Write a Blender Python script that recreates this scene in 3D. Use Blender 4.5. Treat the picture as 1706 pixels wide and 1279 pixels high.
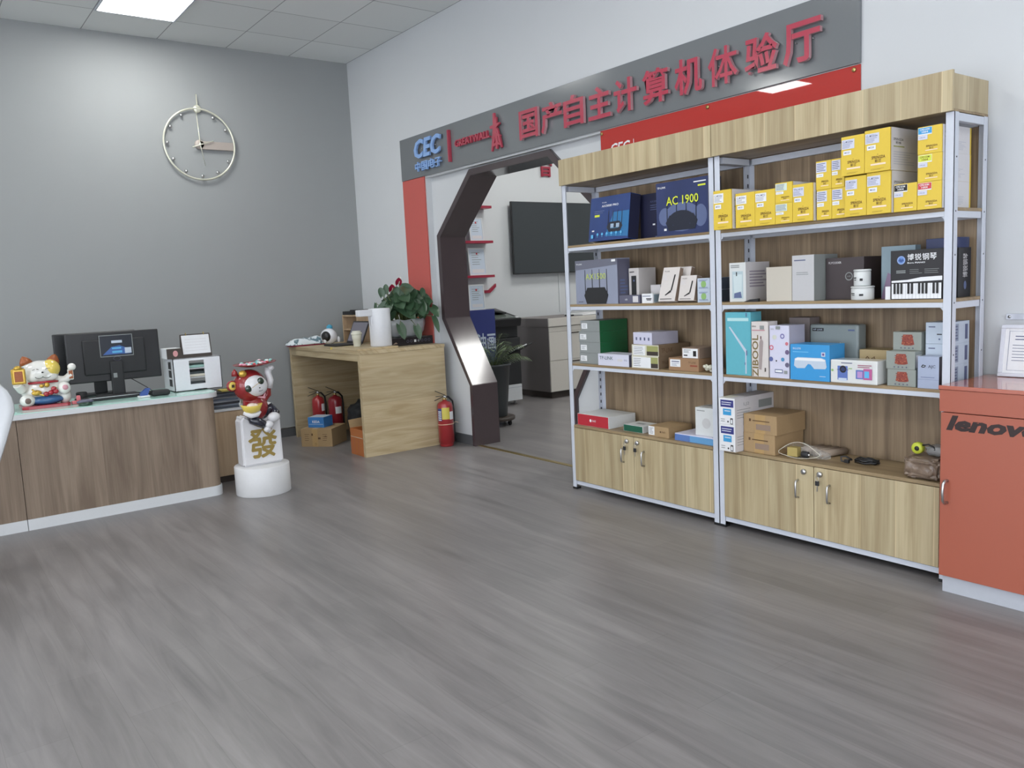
import bpy, bmesh, math, random
from mathutils import Vector, Matrix
random.seed(7)
for o in list(bpy.data.objects): bpy.data.objects.remove(o)
S = bpy.context.scene
COL = S.collection
PI = math.pi

# ------------------------------------------------------------------ camera
cam_d = bpy.data.cameras.new('camera'); cam = bpy.data.objects.new('camera', cam_d); COL.objects.link(cam)
yaw, pitch, roll, F = 0.9319, -0.1196, -0.0476, 1369.7
d = Vector((-math.sin(yaw)*math.cos(pitch), math.cos(yaw)*math.cos(pitch), math.sin(pitch)))
r = Vector((math.cos(yaw), math.sin(yaw), 0)); u = r.cross(d)
r2 = math.cos(roll)*r + math.sin(roll)*u; u2 = -math.sin(roll)*r + math.cos(roll)*u
M = Matrix((r2, u2, -d)).transposed().to_4x4(); M.translation = (7.7826, -3.9069, 1.382)
cam.matrix_world = M
cam_d.sensor_width = 36; cam_d.sensor_fit = 'HORIZONTAL'; cam_d.lens = F/1706*36
cam_d.clip_start = .05
S.camera = cam

# ------------------------------------------------------------------ world, exposure
W = bpy.data.worlds.new('world'); S.world = W; W.use_nodes = True
W.node_tree.nodes['Background'].inputs[0].default_value = (.88, .92, 1.0, 1)
W.node_tree.nodes['Background'].inputs[1].default_value = 4.6
S.view_settings.view_transform = 'Standard'; S.view_settings.look = 'None'
S.view_settings.gamma = 1; S.view_settings.use_curve_mapping = False
S.view_settings.exposure = 0.0
LAMP = 27.0

# ------------------------------------------------------------------ materials
def lin(c):
    return tuple(((x/255)/12.92 if x <= 10 else ((x/255+.055)/1.055)**2.4) for x in c)+(1,)
MATS = {}
def mat(name, c, rough=.5, metal=0, emit=0, alpha=None, trans=0, coat=0, bump=0, bscale=60, var=0):
    if name in MATS: return MATS[name]
    m = bpy.data.materials.new(name); m.use_nodes = True; nt = m.node_tree; b = nt.nodes['Principled BSDF']
    b.inputs['Base Color'].default_value = lin(c); b.inputs['Roughness'].default_value = rough
    b.inputs['Metallic'].default_value = metal; b.inputs['Coat Weight'].default_value = coat
    b.inputs['Coat Roughness'].default_value = .08
    if emit: b.inputs['Emission Color'].default_value = lin(c); b.inputs['Emission Strength'].default_value = emit
    if alpha is not None: b.inputs['Alpha'].default_value = alpha
    if trans: b.inputs['Transmission Weight'].default_value = trans
    tc = nt.nodes.new('ShaderNodeTexCoord'); nz = nt.nodes.new('ShaderNodeTexNoise'); nz.inputs['Scale'].default_value = bscale
    nz.inputs['Detail'].default_value = 3
    nt.links.new(tc.outputs['Object'], nz.inputs['Vector'])
    v = var or .03
    mx = nt.nodes.new('ShaderNodeMix'); mx.data_type = 'RGBA'; mx.blend_type = 'MULTIPLY'; mx.inputs[0].default_value = 1
    rp = nt.nodes.new('ShaderNodeMapRange'); rp.inputs[3].default_value = 1-v; rp.inputs[4].default_value = 1+v
    nt.links.new(nz.outputs[0], rp.inputs[0]); mx.inputs[6].default_value = lin(c)
    nt.links.new(rp.outputs[0], mx.inputs[7]); nt.links.new(mx.outputs[2], b.inputs['Base Color'])
    if bump:
        bp = nt.nodes.new('ShaderNodeBump'); bp.inputs['Strength'].default_value = bump; bp.inputs['Distance'].default_value = .004
        nt.links.new(nz.outputs[0], bp.inputs['Height']); nt.links.new(bp.outputs[0], b.inputs['Normal'])
    MATS[name] = m; return m

def wood(name, c1, c2, grain='z', band=.13, rough=.42, seam=.35, fine=1.0, wavy=0.0, bandvar=.16):
    """wood laminate: boards of width `band` across the grain, streaks along it"""
    if name in MATS: return MATS[name]
    m = bpy.data.materials.new(name); m.use_nodes = True; nt = m.node_tree; N = nt.nodes; L = nt.links
    b = N['Principled BSDF']; b.inputs['Roughness'].default_value = rough
    tc = N.new('ShaderNodeTexCoord'); sp = N.new('ShaderNodeSeparateXYZ'); L.new(tc.outputs['Object'], sp.inputs[0])
    def mth(op, a, bb=None):
        n = N.new('ShaderNodeMath'); n.operation = op
        for i, x in enumerate((a, bb)):
            if x is None: continue
            if isinstance(x, (int, float)): n.inputs[i].default_value = x
            else: L.new(x, n.inputs[i])
        return n.outputs[0]
    ax = {'x': 0, 'y': 1, 'z': 2}[grain]
    oth = [i for i in range(3) if i != ax]
    across = mth('ADD', sp.outputs[oth[0]], mth('MULTIPLY', sp.outputs[oth[1]], .93 if grain == 'z' else 1.0))
    along = sp.outputs[ax]
    # streaks
    cb = N.new('ShaderNodeCombineXYZ'); L.new(mth('MULTIPLY', along, 1.1), cb.inputs[0]); L.new(mth('MULTIPLY', across, 16*fine), cb.inputs[1])
    bd = mth('FLOOR', mth('DIVIDE', across, band)); L.new(mth('MULTIPLY', bd, 3.7), cb.inputs[2])
    nz = N.new('ShaderNodeTexNoise'); nz.inputs['Scale'].default_value = 1; nz.inputs['Detail'].default_value = 5; nz.inputs['Distortion'].default_value = .6+wavy
    L.new(cb.outputs[0], nz.inputs['Vector'])
    cb2 = N.new('ShaderNodeCombineXYZ'); L.new(mth('MULTIPLY', along, 3), cb2.inputs[0]); L.new(mth('MULTIPLY', across, 150*fine), cb2.inputs[1])
    n2 = N.new('ShaderNodeTexNoise'); n2.inputs['Scale'].default_value = 1; n2.inputs['Detail'].default_value = 2; L.new(cb2.outputs[0], n2.inputs['Vector'])
    wn = N.new('ShaderNodeTexWhiteNoise'); wn.noise_dimensions = '1D'; L.new(bd, wn.inputs['W'])
    f = mth('ADD', mth('MULTIPLY', nz.outputs[0], .75), mth('MULTIPLY', n2.outputs[0], .25))
    cr = N.new('ShaderNodeValToRGB'); L.new(f, cr.inputs[0])
    cr.color_ramp.elements[0].position = .36; cr.color_ramp.elements[0].color = lin(c2)
    cr.color_ramp.elements[1].position = .62; cr.color_ramp.elements[1].color = lin(c1)
    br = mth('ADD', mth('MULTIPLY', wn.outputs['Value'], bandvar), 1-bandvar/2)
    fr = mth('FRACT', mth('DIVIDE', across, band)); edge = mth('LESS_THAN', fr, .018)
    br = mth('ADD', br, mth('MULTIPLY', edge, seam))
    mx = N.new('ShaderNodeMix'); mx.data_type = 'RGBA'; mx.blend_type = 'MULTIPLY'; mx.inputs[0].default_value = 1
    L.new(cr.outputs[0], mx.inputs[6]); L.new(br, mx.inputs[7]); L.new(mx.outputs[2], b.inputs['Base Color'])
    MATS[name] = m; return m

def floor_mat():
    m = bpy.data.materials.new('vinyl_plank_floor'); m.use_nodes = True; nt = m.node_tree; N = nt.nodes; L = nt.links
    b = N['Principled BSDF']
    tc = N.new('ShaderNodeTexCoord'); mp = N.new('ShaderNodeMapping'); L.new(tc.outputs['Object'], mp.inputs[0])
    bt = N.new('ShaderNodeTexBrick'); L.new(mp.outputs[0], bt.inputs[0])
    bt.inputs['Scale'].default_value = 1; bt.inputs['Brick Width'].default_value = 1.22; bt.inputs['Row Height'].default_value = .18
    bt.inputs['Mortar Size'].default_value = .0012; bt.inputs['Mortar Smooth'].default_value = .3; bt.offset = .37
    bt.inputs['Color1'].default_value = (.95, .95, .95, 1); bt.inputs['Color2'].default_value = (1.05, 1.05, 1.05, 1); bt.inputs['Mortar'].default_value = (.75, .75, .75, 1)
    mp2 = N.new('ShaderNodeMapping'); L.new(tc.outputs['Object'], mp2.inputs[0]); mp2.inputs['Scale'].default_value = (1.3, 16, 1)
    n1 = N.new('ShaderNodeTexNoise'); n1.inputs['Scale'].default_value = 1; n1.inputs['Detail'].default_value = 8; n1.inputs['Roughness'].default_value = .62; n1.inputs['Distortion'].default_value = .9
    L.new(mp2.outputs[0], n1.inputs[0])
    mp3 = N.new('ShaderNodeMapping'); L.new(tc.outputs['Object'], mp3.inputs[0]); mp3.inputs['Scale'].default_value = (.7, 3.2, 1)
    n3 = N.new('ShaderNodeTexNoise'); n3.inputs['Scale'].default_value = 1; n3.inputs['Detail'].default_value = 3; L.new(mp3.outputs[0], n3.inputs[0])
    cr = N.new('ShaderNodeValToRGB'); L.new(n1.outputs[0], cr.inputs[0])
    cr.color_ramp.elements[0].position = .25; cr.color_ramp.elements[0].color = lin((104, 101, 101))
    cr.color_ramp.elements[1].position = .75; cr.color_ramp.elements[1].color = lin((138, 134, 133))
    m1 = N.new('ShaderNodeMix'); m1.data_type = 'RGBA'; m1.blend_type = 'MULTIPLY'; m1.inputs[0].default_value = .8
    L.new(cr.outputs[0], m1.inputs[6]); L.new(bt.outputs[0], m1.inputs[7])
    r3 = N.new('ShaderNodeMapRange'); r3.inputs[1].default_value = .3; r3.inputs[2].default_value = .7; r3.inputs[3].default_value = .86; r3.inputs[4].default_value = 1.1
    L.new(n3.outputs[0], r3.inputs[0])
    m2 = N.new('ShaderNodeMix'); m2.data_type = 'RGBA'; m2.blend_type = 'MULTIPLY'; m2.inputs[0].default_value = 1
    L.new(m1.outputs[2], m2.inputs[6]); L.new(r3.outputs[0], m2.inputs[7]); L.new(m2.outputs[2], b.inputs['Base Color'])
    rr = N.new('ShaderNodeMapRange'); rr.inputs[3].default_value = .26; rr.inputs[4].default_value = .42; L.new(n1.outputs[0], rr.inputs[0]); L.new(rr.outputs[0], b.inputs['Roughness'])
    bp = N.new('ShaderNodeBump'); bp.inputs['Strength'].default_value = .12; bp.inputs['Distance'].default_value = .002; L.new(n1.outputs[0], bp.inputs['Height']); L.new(bp.outputs[0], b.inputs['Normal'])
    return m

def ceil_mat():
    m = bpy.data.materials.new('ceiling_tiles'); m.use_nodes = True; nt = m.node_tree; N = nt.nodes; L = nt.links
    b = N['Principled BSDF']; b.inputs['Roughness'].default_value = .8
    g = N.new('ShaderNodeNewGeometry'); mp = N.new('ShaderNodeMapping'); L.new(g.outputs['Position'], mp.inputs[0])
    mp.inputs['Location'].default_value = (.052+.6, .005, 0)
    bt = N.new('ShaderNodeTexBrick'); L.new(mp.outputs[0], bt.inputs[0]); bt.offset = 0; bt.offset_frequency = 1
    bt.inputs['Scale'].default_value = 1; bt.inputs['Brick Width'].default_value = .6; bt.inputs['Row Height'].default_value = .6
    bt.inputs['Mortar Size'].default_value = .004; bt.inputs['Mortar Smooth'].default_value = .1
    c = lin((226, 229, 228)); bt.inputs['Color1'].default_value = c; bt.inputs['Color2'].default_value = lin((220, 223, 222)); bt.inputs['Mortar'].default_value = lin((150, 153, 154))
    L.new(bt.outputs[0], b.inputs['Base Color'])
    return m

M_white = mat('painted_white', (200, 203, 205), .7, bscale=3, var=.02)
M_grey = mat('painted_grey', (148, 151, 151), .75, bscale=3, var=.02)
M_trim = mat('white_trim', (205, 208, 210), .5)
M_metal = mat('white_metal', (196, 201, 211), .35)
M_steel = mat('steel', (190, 190, 190), .28, 1)
M_hole = mat('dark_hole', (60, 62, 68), .8)
M_black = mat('black_plastic', (30, 31, 33), .35)
M_matteblack = mat('matte_black', (36, 37, 39), .6)
M_ink = mat('black_ink', (28, 27, 28), .5)
M_paper = mat('white_paper', (222, 223, 224), .6)
M_sticker = mat('sticker_white', (226, 228, 230), .45)
M_brass = mat('brass', (180, 160, 105), .3, .9)
M_shelfwood = wood('shelf_wood', (184, 170, 137), (154, 137, 105), 'z', .172, rough=.4)
M_shelfwoodx = wood('shelf_board_wood', (158, 138, 105), (122, 102, 75), 'x', .2, rough=.4, seam=0)
M_backwood = wood('back_panel_wood', (150, 130, 104), (108, 90, 70), 'z', .17, rough=.5, seam=.25)
M_tablewood = wood('light_ash_wood', (192, 176, 143), (170, 150, 115), 'y', .3, rough=.5, seam=0, fine=.8, wavy=1.4)
M_tablewoodx = wood('light_ash_wood_x', (192, 176, 143), (170, 150, 115), 'x', .3, rough=.5, seam=0, fine=.8, wavy=1.0)
M_counterwood = wood('counter_oak', (140, 124, 107), (112, 96, 81), 'z', .55, rough=.55, seam=0, fine=.8, wavy=.8)
M_paleoak = wood('pale_oak', (196, 172, 142), (170, 146, 118), 'z', .5, rough=.5, seam=0)
M_kraft = mat('kraft_cardboard', (160, 134, 98), .8, bscale=90, var=.06)
M_kraftd = mat('kraft_dark_print', (92, 68, 44), .8)
M_glass = mat('green_glass', (176, 216, 204), .08)
M_red = mat('extinguisher_red', (156, 42, 46), .3, coat=.4)
M_gold = mat('gold_paint', (206, 176, 96), .3, .55)
M_leaf = mat('anthurium_leaf', (58, 84, 60), .38, bscale=14, var=.25)
M_leaf2 = mat('palm_leaf', (84, 104, 66), .5, bscale=14, var=.25)
M_yellow = mat('yellow_carton', (216, 186, 62), .45)

# ------------------------------------------------------------------ mesh building
class MB:
    def __init__(s, M=None): s.v = []; s.f = []; s.mi = []; s.sm = []; s.mats = []; s.M = M
    def _m(s, m):
        if m not in s.mats: s.mats.append(m)
        return s.mats.index(m)
    def add(s, vs, fs, m, smooth=False):
        n = len(s.v); i = s._m(m)
        s.v += [(s.M @ Vector(v)) if s.M else Vector(v) for v in vs]
        for f in fs: s.f.append([n+k for k in f]); s.mi.append(i); s.sm.append(smooth)
        return s
    def bm(s, bm, m, smooth=False):
        bm.verts.index_update(); s.add([v.co.copy() for v in bm.verts], [[v.index for v in f.verts] for f in bm.faces], m, smooth); bm.free(); return s
    def box(s, x0, y0, z0, x1, y1, z1, m, bev=0, seg=2):
        if x1 < x0: x0, x1 = x1, x0
        if y1 < y0: y0, y1 = y1, y0
        if z1 < z0: z0, z1 = z1, z0
        vs = [(x, y, z) for z in (z0, z1) for y in (y0, y1) for x in (x0, x1)]
        fs = [(0, 2, 3, 1), (4, 5, 7, 6), (0, 1, 5, 4), (2, 6, 7, 3), (0, 4, 6, 2), (1, 3, 7, 5)]
        if not bev: return s.add(vs, fs, m)
        b = bmesh.new(); vv = [b.verts.new(v) for v in vs]; [b.faces.new([vv[i] for i in f]) for f in fs]
        bev = min(bev, .45*min(x1-x0, y1-y0, z1-z0))
        bmesh.ops.bevel(b, geom=list(b.edges), offset=bev, segments=seg, affect='EDGES', profile=.6)
        return s.bm(b, m)
    def lathe(s, prof, m, c=(0, 0, 0), seg=28, axis='z', smooth=True):
        vs = []; fs = []
        for (rr, h) in prof:
            for k in range(seg):
                a = 2*PI*k/seg; p = (rr*math.cos(a), rr*math.sin(a), h)
                if axis == 'x': p = (p[2], p[0], p[1])
                if axis == 'y': p = (p[1], p[2], p[0])
                vs.append((p[0]+c[0], p[1]+c[1], p[2]+c[2]))
        for i in range(len(prof)-1):
            for k in range(seg): fs.append((i*seg+k, i*seg+(k+1) % seg, (i+1)*seg+(k+1) % seg, (i+1)*seg+k))
        if prof[0][0] > 1e-6: fs.append(tuple(reversed(range(seg))))
        if prof[-1][0] > 1e-6: fs.append(tuple((len(prof)-1)*seg+k for k in range(seg)))
        return s.add(vs, fs, m, smooth)
    def cyl(s, c, rr, h, m, axis='z', seg=24, bev=.0):
        b = min(bev, rr*.5, h*.5)
        prof = [(rr, 0), (rr, h)] if not b else [(rr-b, 0), (rr, b), (rr, h-b), (rr-b, h)]
        return s.lathe(prof, m, c, seg, axis)
    def ell(s, c, rx, ry, rz, m, seg=20, rings=12, rot=None):
        vs = []; fs = []; R = rot or Matrix.Identity(3)
        for i in range(rings+1):
            t = PI*i/rings
            for k in range(seg):
                a = 2*PI*k/seg; p = R @ Vector((rx*math.sin(t)*math.cos(a), ry*math.sin(t)*math.sin(a), rz*math.cos(t)))
                vs.append(Vector(c)+p)
        for i in range(rings):
            for k in range(seg): fs.append((i*seg+k, (i+1)*seg+k, (i+1)*seg+(k+1) % seg, i*seg+(k+1) % seg))
        return s.add(vs, fs, m, True)
    def tube(s, pts, rad, m, seg=8, closed=False, cap=True):
        pts = [Vector(p) for p in pts]; n = len(pts); vs = []; fs = []
        rads = rad if isinstance(rad, (list, tuple)) else [rad]*n
        prev = None
        for i, p in enumerate(pts):
            t = (pts[(i+1) % n]-pts[i-1]) if closed else (pts[min(i+1, n-1)]-pts[max(i-1, 0)])
            t.normalize()
            if prev is None:
                a = Vector((0, 0, 1)) if abs(t.z) < .9 else Vector((1, 0, 0)); x = t.cross(a).normalized()
            else:
                x = (prev-t*prev.dot(t)); x = x.normalized() if x.length > 1e-6 else t.orthogonal().normalized()
            prev = x; y = t.cross(x)
            for k in range(seg):
                q = 2*PI*k/seg; vs.append(p+rads[i]*(x*math.cos(q)+y*math.sin(q)))
        for i in range(n if closed else n-1):
            for k in range(seg):
                j = (i+1) % n; fs.append((i*seg+k, i*seg+(k+1) % seg, j*seg+(k+1) % seg, j*seg+k))
        if cap and not closed: fs.append(tuple(reversed(range(seg)))); fs.append(tuple((n-1)*seg+k for k in range(seg)))
        return s.add(vs, fs, m, True)
    def prism(s, poly, a, b, m, axis='y', smooth=False):
        """poly: 2D points; axis y -> (x,z) extruded in y; x -> (y,z); z -> (x,y)"""
        def P(p, t): return {'y': (p[0], t, p[1]), 'x': (t, p[0], p[1]), 'z': (p[0], p[1], t)}[axis]
        n = len(poly); vs = [P(p, a) for p in poly]+[P(p, b) for p in poly]
        fs = [tuple(range(n)), tuple(reversed(range(n, 2*n)))]+[(i, n+i, n+(i+1) % n, (i+1) % n) for i in range(n)]
        b_ = bmesh.new(); vv = [b_.verts.new(v) for v in vs]; [b_.faces.new([vv[i] for i in f]) for f in fs]
        bmesh.ops.recalc_face_normals(b_, faces=b_.faces); return s.bm(b_, m, smooth)
    def build(s, name, parent=None, mods=None, loc=None):
        me = bpy.data.meshes.new(name)
        off = Vector(parent_world(parent)) if parent else Vector(loc or (0, 0, 0))
        me.from_pydata([v-off for v in s.v], [], s.f)
        for m in s.mats: me.materials.append(m)
        me.polygons.foreach_set('material_index', s.mi); me.polygons.foreach_set('use_smooth', s.sm); me.update()
        o = bpy.data.objects.new(name, me); COL.objects.link(o)
        if parent: o.parent = parent
        else: o.location = off
        return o
LOC = {}
def parent_world(p):
    v = Vector((0, 0, 0))
    while p: v += p.location; p = p.parent
    return v
def tag(o, label, cat, group=None):
    o['label'] = label; o['category'] = cat
    if group: o['group'] = group
    return o
def thing(name, label, cat, loc, group=None):
    o = bpy.data.objects.new(name, None); COL.objects.link(o); o.location = loc; o.empty_display_size = .05
    return tag(o, label, cat, group)
def struct(name, mb, parent=None):
    o = mb.build(name, parent)
    if not parent: o['kind'] = 'structure'
    return o

TXT = {}
def glyphs(s, off=0., shear=0.):
    k = (s, off, shear)
    if k not in TXT:
        c = bpy.data.curves.new('t', 'FONT'); c.body = s; c.size = 1; c.resolution_u = 2; c.offset = off; c.shear = shear; c.fill_mode = 'FRONT'
        o = bpy.data.objects.new('t', c); me = bpy.data.meshes.new_from_object(o)
        vs = [(v.co.x, v.co.y) for v in me.vertices]; fs = [tuple(p.vertices) for p in me.polygons]
        bpy.data.objects.remove(o); bpy.data.curves.remove(c); bpy.data.meshes.remove(me)
        xs = [v[0] for v in vs]; ys = [v[1] for v in vs]
        TXT[k] = (vs, fs, min(xs), max(xs), min(ys), max(ys))
    return TXT[k]

class Face:
    """a flat printed face: o origin corner, U/V directions, w,h size; layers lie a fraction of a millimetre proud"""
    def __init__(s, mb, o, U, V, w, h):
        s.mb = mb; s.o = Vector(o); s.U = Vector(U); s.V = Vector(V); s.N = s.U.cross(s.V); s.w = w; s.h = h; s.k = 0
    def p(s, a, b, t=0): return s.o+s.U*(a*s.w)+s.V*(b*s.h)+s.N*t
    def lay(s): s.k += 1; return .0005+.00025*s.k
    def rect(s, a0, b0, a1, b1, m): 
        t = s.lay(); s.mb.add([s.p(a0, b0, t), s.p(a1, b0, t), s.p(a1, b1, t), s.p(a0, b1, t)], [(0, 1, 2, 3)], m); return s
    def poly(s, pts, m):
        t = s.lay(); s.mb.add([s.p(a, b, t) for a, b in pts], [tuple(range(len(pts)))], m); return s
    def disc(s, a, b, rr, m, ry=None, seg=20):   # rr in metres
        t = s.lay(); ry = ry or rr
        s.mb.add([s.p(a, b, t)+s.U*(rr*math.cos(2*PI*k/seg))+s.V*(ry*math.sin(2*PI*k/seg)) for k in range(seg)], [tuple(range(seg))], m); return s
    def ring(s, a, b, r1, r0, m, seg=24):
        t = s.lay(); c = s.p(a, b, t); vs = []
        for k in range(seg):
            e = s.U*math.cos(2*PI*k/seg)+s.V*math.sin(2*PI*k/seg); vs += [c+e*r0, c+e*r1]
        s.mb.add(vs, [(2*k, 2*k+1, (2*k+3) % (2*seg), (2*k+2) % (2*seg)) for k in range(seg)], m); return s
    def text(s, txt, a0, b0, a1, b1, m, off=0., shear=0., thick=0., keep=False, rot=False, ms=None):
        vs, fs, x0, x1, y0, y1 = glyphs(txt, off, shear)
        t = s.lay()
        W_, H_ = x1-x0, y1-y0
        if rot: W_, H_ = H_, W_
        sx = (a1-a0)*s.w/W_; sy = (b1-b0)*s.h/H_
        if keep: sx = sy = min(sx, sy)
        base = s.o+s.U*(a0*s.w)+s.V*(b0*s.h)
        def q(v):
            x, y = v[0]-x0, v[1]-y0
            if rot: x, y = (y1-y0)-y, x        # reads upward
            return x*sx, y*sy
        pts = [q(v) for v in vs]
        if not thick:
            s.mb.add([base+s.U*x+s.V*y+s.N*t for x, y in pts], fs, m); return s
        n = len(pts); ed = {}
        for f in fs:
            for i in range(len(f)):
                e = (f[i], f[(i+1) % len(f)]); ed[e] = 1
        side = [(e[0], e[1]) for e in ed if (e[1], e[0]) not in ed]
        V0 = [base+s.U*x+s.V*y+s.N*t for x, y in pts]; V1 = [p+s.N*thick for p in V0]
        s.mb.add(V0+V1, [tuple(i+n for i in f) for f in fs], m); s.mb.add(V0+V1, [(a, b, b+n, a+n) for a, b in side], ms or m); return s
    def lines(s, a0, b0, a1, b1, n, m, fill=.45, seed=1, ragged=.4):
        rnd = random.Random(seed); t = s.lay(); dh = (b1-b0)/n
        for i in range(n):
            e = a1-(a1-a0)*ragged*rnd.random(); y = b1-dh*(i+.5)
            s.mb.add([s.p(a0, y-dh*fill/2, t), s.p(e, y-dh*fill/2, t), s.p(e, y+dh*fill/2, t), s.p(a0, y+dh*fill/2, t)], [(0, 1, 2, 3)], m)
        return s
def faces(mb, x0, y0, z0, x1, y1, z1):
    return (Face(mb, (x0, y0, z0), (1, 0, 0), (0, 0, 1), x1-x0, z1-z0),   # front (-y)
            Face(mb, (x1, y0, z0), (0, 1, 0), (0, 0, 1), y1-y0, z1-z0),   # +x side
            Face(mb, (x0, y0, z1), (1, 0, 0), (0, 1, 0), x1-x0, y1-y0))   # top
#=PART2=
# ------------------------------------------------------------------ the setting
ZC = 3.66
mb = MB(); mb.add([(-1, -8.3, 0), (10.8, -8.3, 0), (10.8, 6, 0), (-1, 6, 0), (-1, -8.3, -.1), (10.8, -8.3, -.1), (10.8, 6, -.1), (-1, 6, -.1)], [(0, 1, 2, 3), (7, 6, 5, 4), (0, 4, 5, 1), (1, 5, 6, 2), (2, 6, 7, 3), (3, 7, 4, 0)], floor_mat())
struct('floor', mb)
mb = MB(); mb.box(-1, -8.3, ZC, 10.8, 6, ZC+.1, ceil_mat()); struct('ceiling', mb)
mb = MB(); mb.box(-.14, -8.2, 0, 0, 0, ZC, M_grey); struct('wall_left', mb)
mb = MB()
mb.box(-.14, 0, 0, 1.385, .285, ZC, M_white); mb.box(5.5, 0, 0, 10.5, .285, ZC, M_white); mb.box(1.385, 0, 2.372, 5.5, .285, ZC, M_white)
hole = [(1.864, 0), (1.864, .53), (1.475, 1.11), (1.465, 1.85), (2.02, 2.35), (3.07, 2.35), (3.64, 1.85), (3.63, 1.11), (3.262, .53), (3.262, 0)]
mb.prism([(1.385, 0)]+hole+[(5.5, 0), (5.5, 2.372), (1.385, 2.372)], .055, .285, M_white)
struct('wall_back', mb)
# daylight window wall on the far right, behind the camera
mb = MB(); mb.box(10.5, -8.2, 0, 10.64, .285, .3, M_white); mb.box(10.5, -8.2, 2.9, 10.64, .285, ZC, M_white)
mb.box(10.5, -1.6, .3, 10.64, .285, 2.9, M_white); mb.box(10.5, -8.2, .3, 10.64, -7.2, 2.9, M_white); struct('wall_right', mb)
mb = MB()
for k in range(5): mb.box(10.53, -7.2+k*1.4-.03, .3, 10.6, -7.2+k*1.4+.03, 2.9, M_trim)
mb.box(10.53, -7.2, .3, 10.6, -1.6, .36, M_trim); mb.box(10.53, -7.2, 2.84, 10.6, -1.6, 2.9, M_trim)
w1 = struct('window_1', mb)
mb = MB(); mb.box(-.14, -8.34, 0, 10.64, -8.2, .1, M_white); mb.box(-.14, -8.34, 3.1, 10.64, -8.2, ZC, M_white); mb.box(-.14, -8.34, .1, 2.6, -8.2, 3.1, M_white); struct('wall_front', mb)
mb = MB()
for k in range(6): mb.box(2.6+k*1.576, -8.3, .1, 2.66+k*1.576, -8.23, 3.1, M_trim)
mb.box(2.6, -8.3, .1, 10.5, -8.23, .16, M_trim); mb.box(2.6, -8.3, 2.3, 10.5, -8.23, 2.36, M_trim); mb.box(2.6, -8.3, 3.04, 10.5, -8.23, 3.1, M_trim)
struct('added_window_2', mb)  # unseen glazed front, added so more daylight reaches the ceiling
# the room behind the arch
mb = MB(); mb.box(-.74, .285, 0, -.6, 5.6, ZC, M_white); struct('wall_inner_left', mb)
mb = MB(); mb.box(-.74, 5.5, 0, 10.64, 5.64, ZC, M_white); struct('wall_inner_back', mb)
mb = MB(); mb.box(10.5, .285, 0, 10.64, 5.5, ZC, M_white); struct('wall_inner_right', mb)
M_base = mat('baseboard_grey', (84, 86, 88), .5)
mb = MB(); mb.box(0, -8.2, 0, .012, -.05, .085, M_base); mb.box(0, -8.2, .085, .014, -.05, .093, M_steel); struct('baseboard_left', mb)
mb = MB(); mb.box(0, -.012, 0, 1.385, 0, .085, M_base); mb.box(1.385, .043, 0, 1.862, .055, .085, M_base); struct('baseboard_back', mb)
mb = MB(); mb.box(3.7, .043, 0, 5.5, .055, .085, M_base); mb.box(5.5, -.012, 0, 10.5, 0, .085, M_base); struct('baseboard_right', mb)
mb = MB(); mb.box(1.905, .06, 0, 3.22, .1, .003, M_brass); struct('trim_2', mb)
# moon-gate casing of the arch
M_arch = mat('dark_maroon_laminate', (70, 60, 62), .16, coat=.35, bscale=3, var=.12)
inner = [(1.905, 0), (1.905, .54), (1.53, 1.115), (1.52, 1.83), (2.045, 2.298), (3.045, 2.298), (3.585, 1.83), (3.575, 1.115), (3.222, .54), (3.222, 0)]
mb = MB(); y0, y1 = .03, .30; n = len(hole)
vs = []; fs = []
for (a, b) in zip(hole, inner): vs += [(a[0], y0, a[1]), (b[0], y0, b[1]), (b[0], y1, b[1]), (a[0], y1, a[1])]
for i in range(n-1):
    for k in range(4): fs.append((4*i+k, 4*i+(k+1) % 4, 4*i+4+(k+1) % 4, 4*i+4+k))
bmx = bmesh.new(); vv = [bmx.verts.new(v) for v in vs]; [bmx.faces.new([vv[q] for q in f]) for f in fs]
bmesh.ops.recalc_face_normals(bmx, faces=bmx.faces)
bmesh.ops.bevel(bmx, geom=[e for e in bmx.edges if e.is_manifold and e.calc_face_angle(0) > .2], offset=.0025, segments=2, affect='EDGES')
mb.bm(bmx, M_arch)
arch = struct('trim_1', mb)

# ------------------------------------------------------------------ ceiling lamps
M_emit = mat('led_diffuser', (255, 255, 252), .4, emit=LAMP)
lamp_rows = [('square LED ceiling panel above the cat figurine and clock wall', .848, -2.1), ('square LED ceiling panel mirrored in the red board', 1.448, -5.1),
    ('square LED ceiling panel over the middle of the shop floor', 4.448, -2.1), ('square LED ceiling panel behind the camera on the left', 4.448, -5.1),
    ('square LED ceiling panel over the orange cabinet end', 8.048, -2.1), ('square LED ceiling panel behind the camera on the right', 8.048, -5.1),
    ('square LED ceiling panel of the back room, above its middle', 3.45, 2.3), ('square LED ceiling panel of the back room, near the television', .75, 2.3), ('square LED ceiling panel of the back room, touching the middle one', 4.05, 2.3),
    ('square LED ceiling panel of the back room, at its far right', 6.45, 2.9), ('square LED ceiling panel added to brighten the back room, deep over the filing cabinet', .75, 4.1), ('square LED ceiling panel added to brighten the back room, deep in its middle', 3.45, 4.1)]  # the two deep panels are unseen, added to brighten the back room
for lb, x, y in lamp_rows:
    t = thing('ceiling_lamp', lb, 'ceiling lamp', (x, y, ZC), 'square LED ceiling panels')
    mb = MB(); h = .3
    for a in ((-h, -h, h, -h+.015), (-h, h-.015, h, h), (-h, -h+.015, -h+.015, h-.015), (h-.015, -h+.015, h, h-.015)): mb.box(x+a[0], y+a[1], ZC-.012, x+a[2], y+a[3], ZC, M_metal)
    mb.build('frame', t)
    mb = MB(); mb.box(x-h+.015, y-h+.015, ZC-.008, x+h-.015, y+h-.015, ZC-.002, M_emit); mb.build('diffuser', t)

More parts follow.
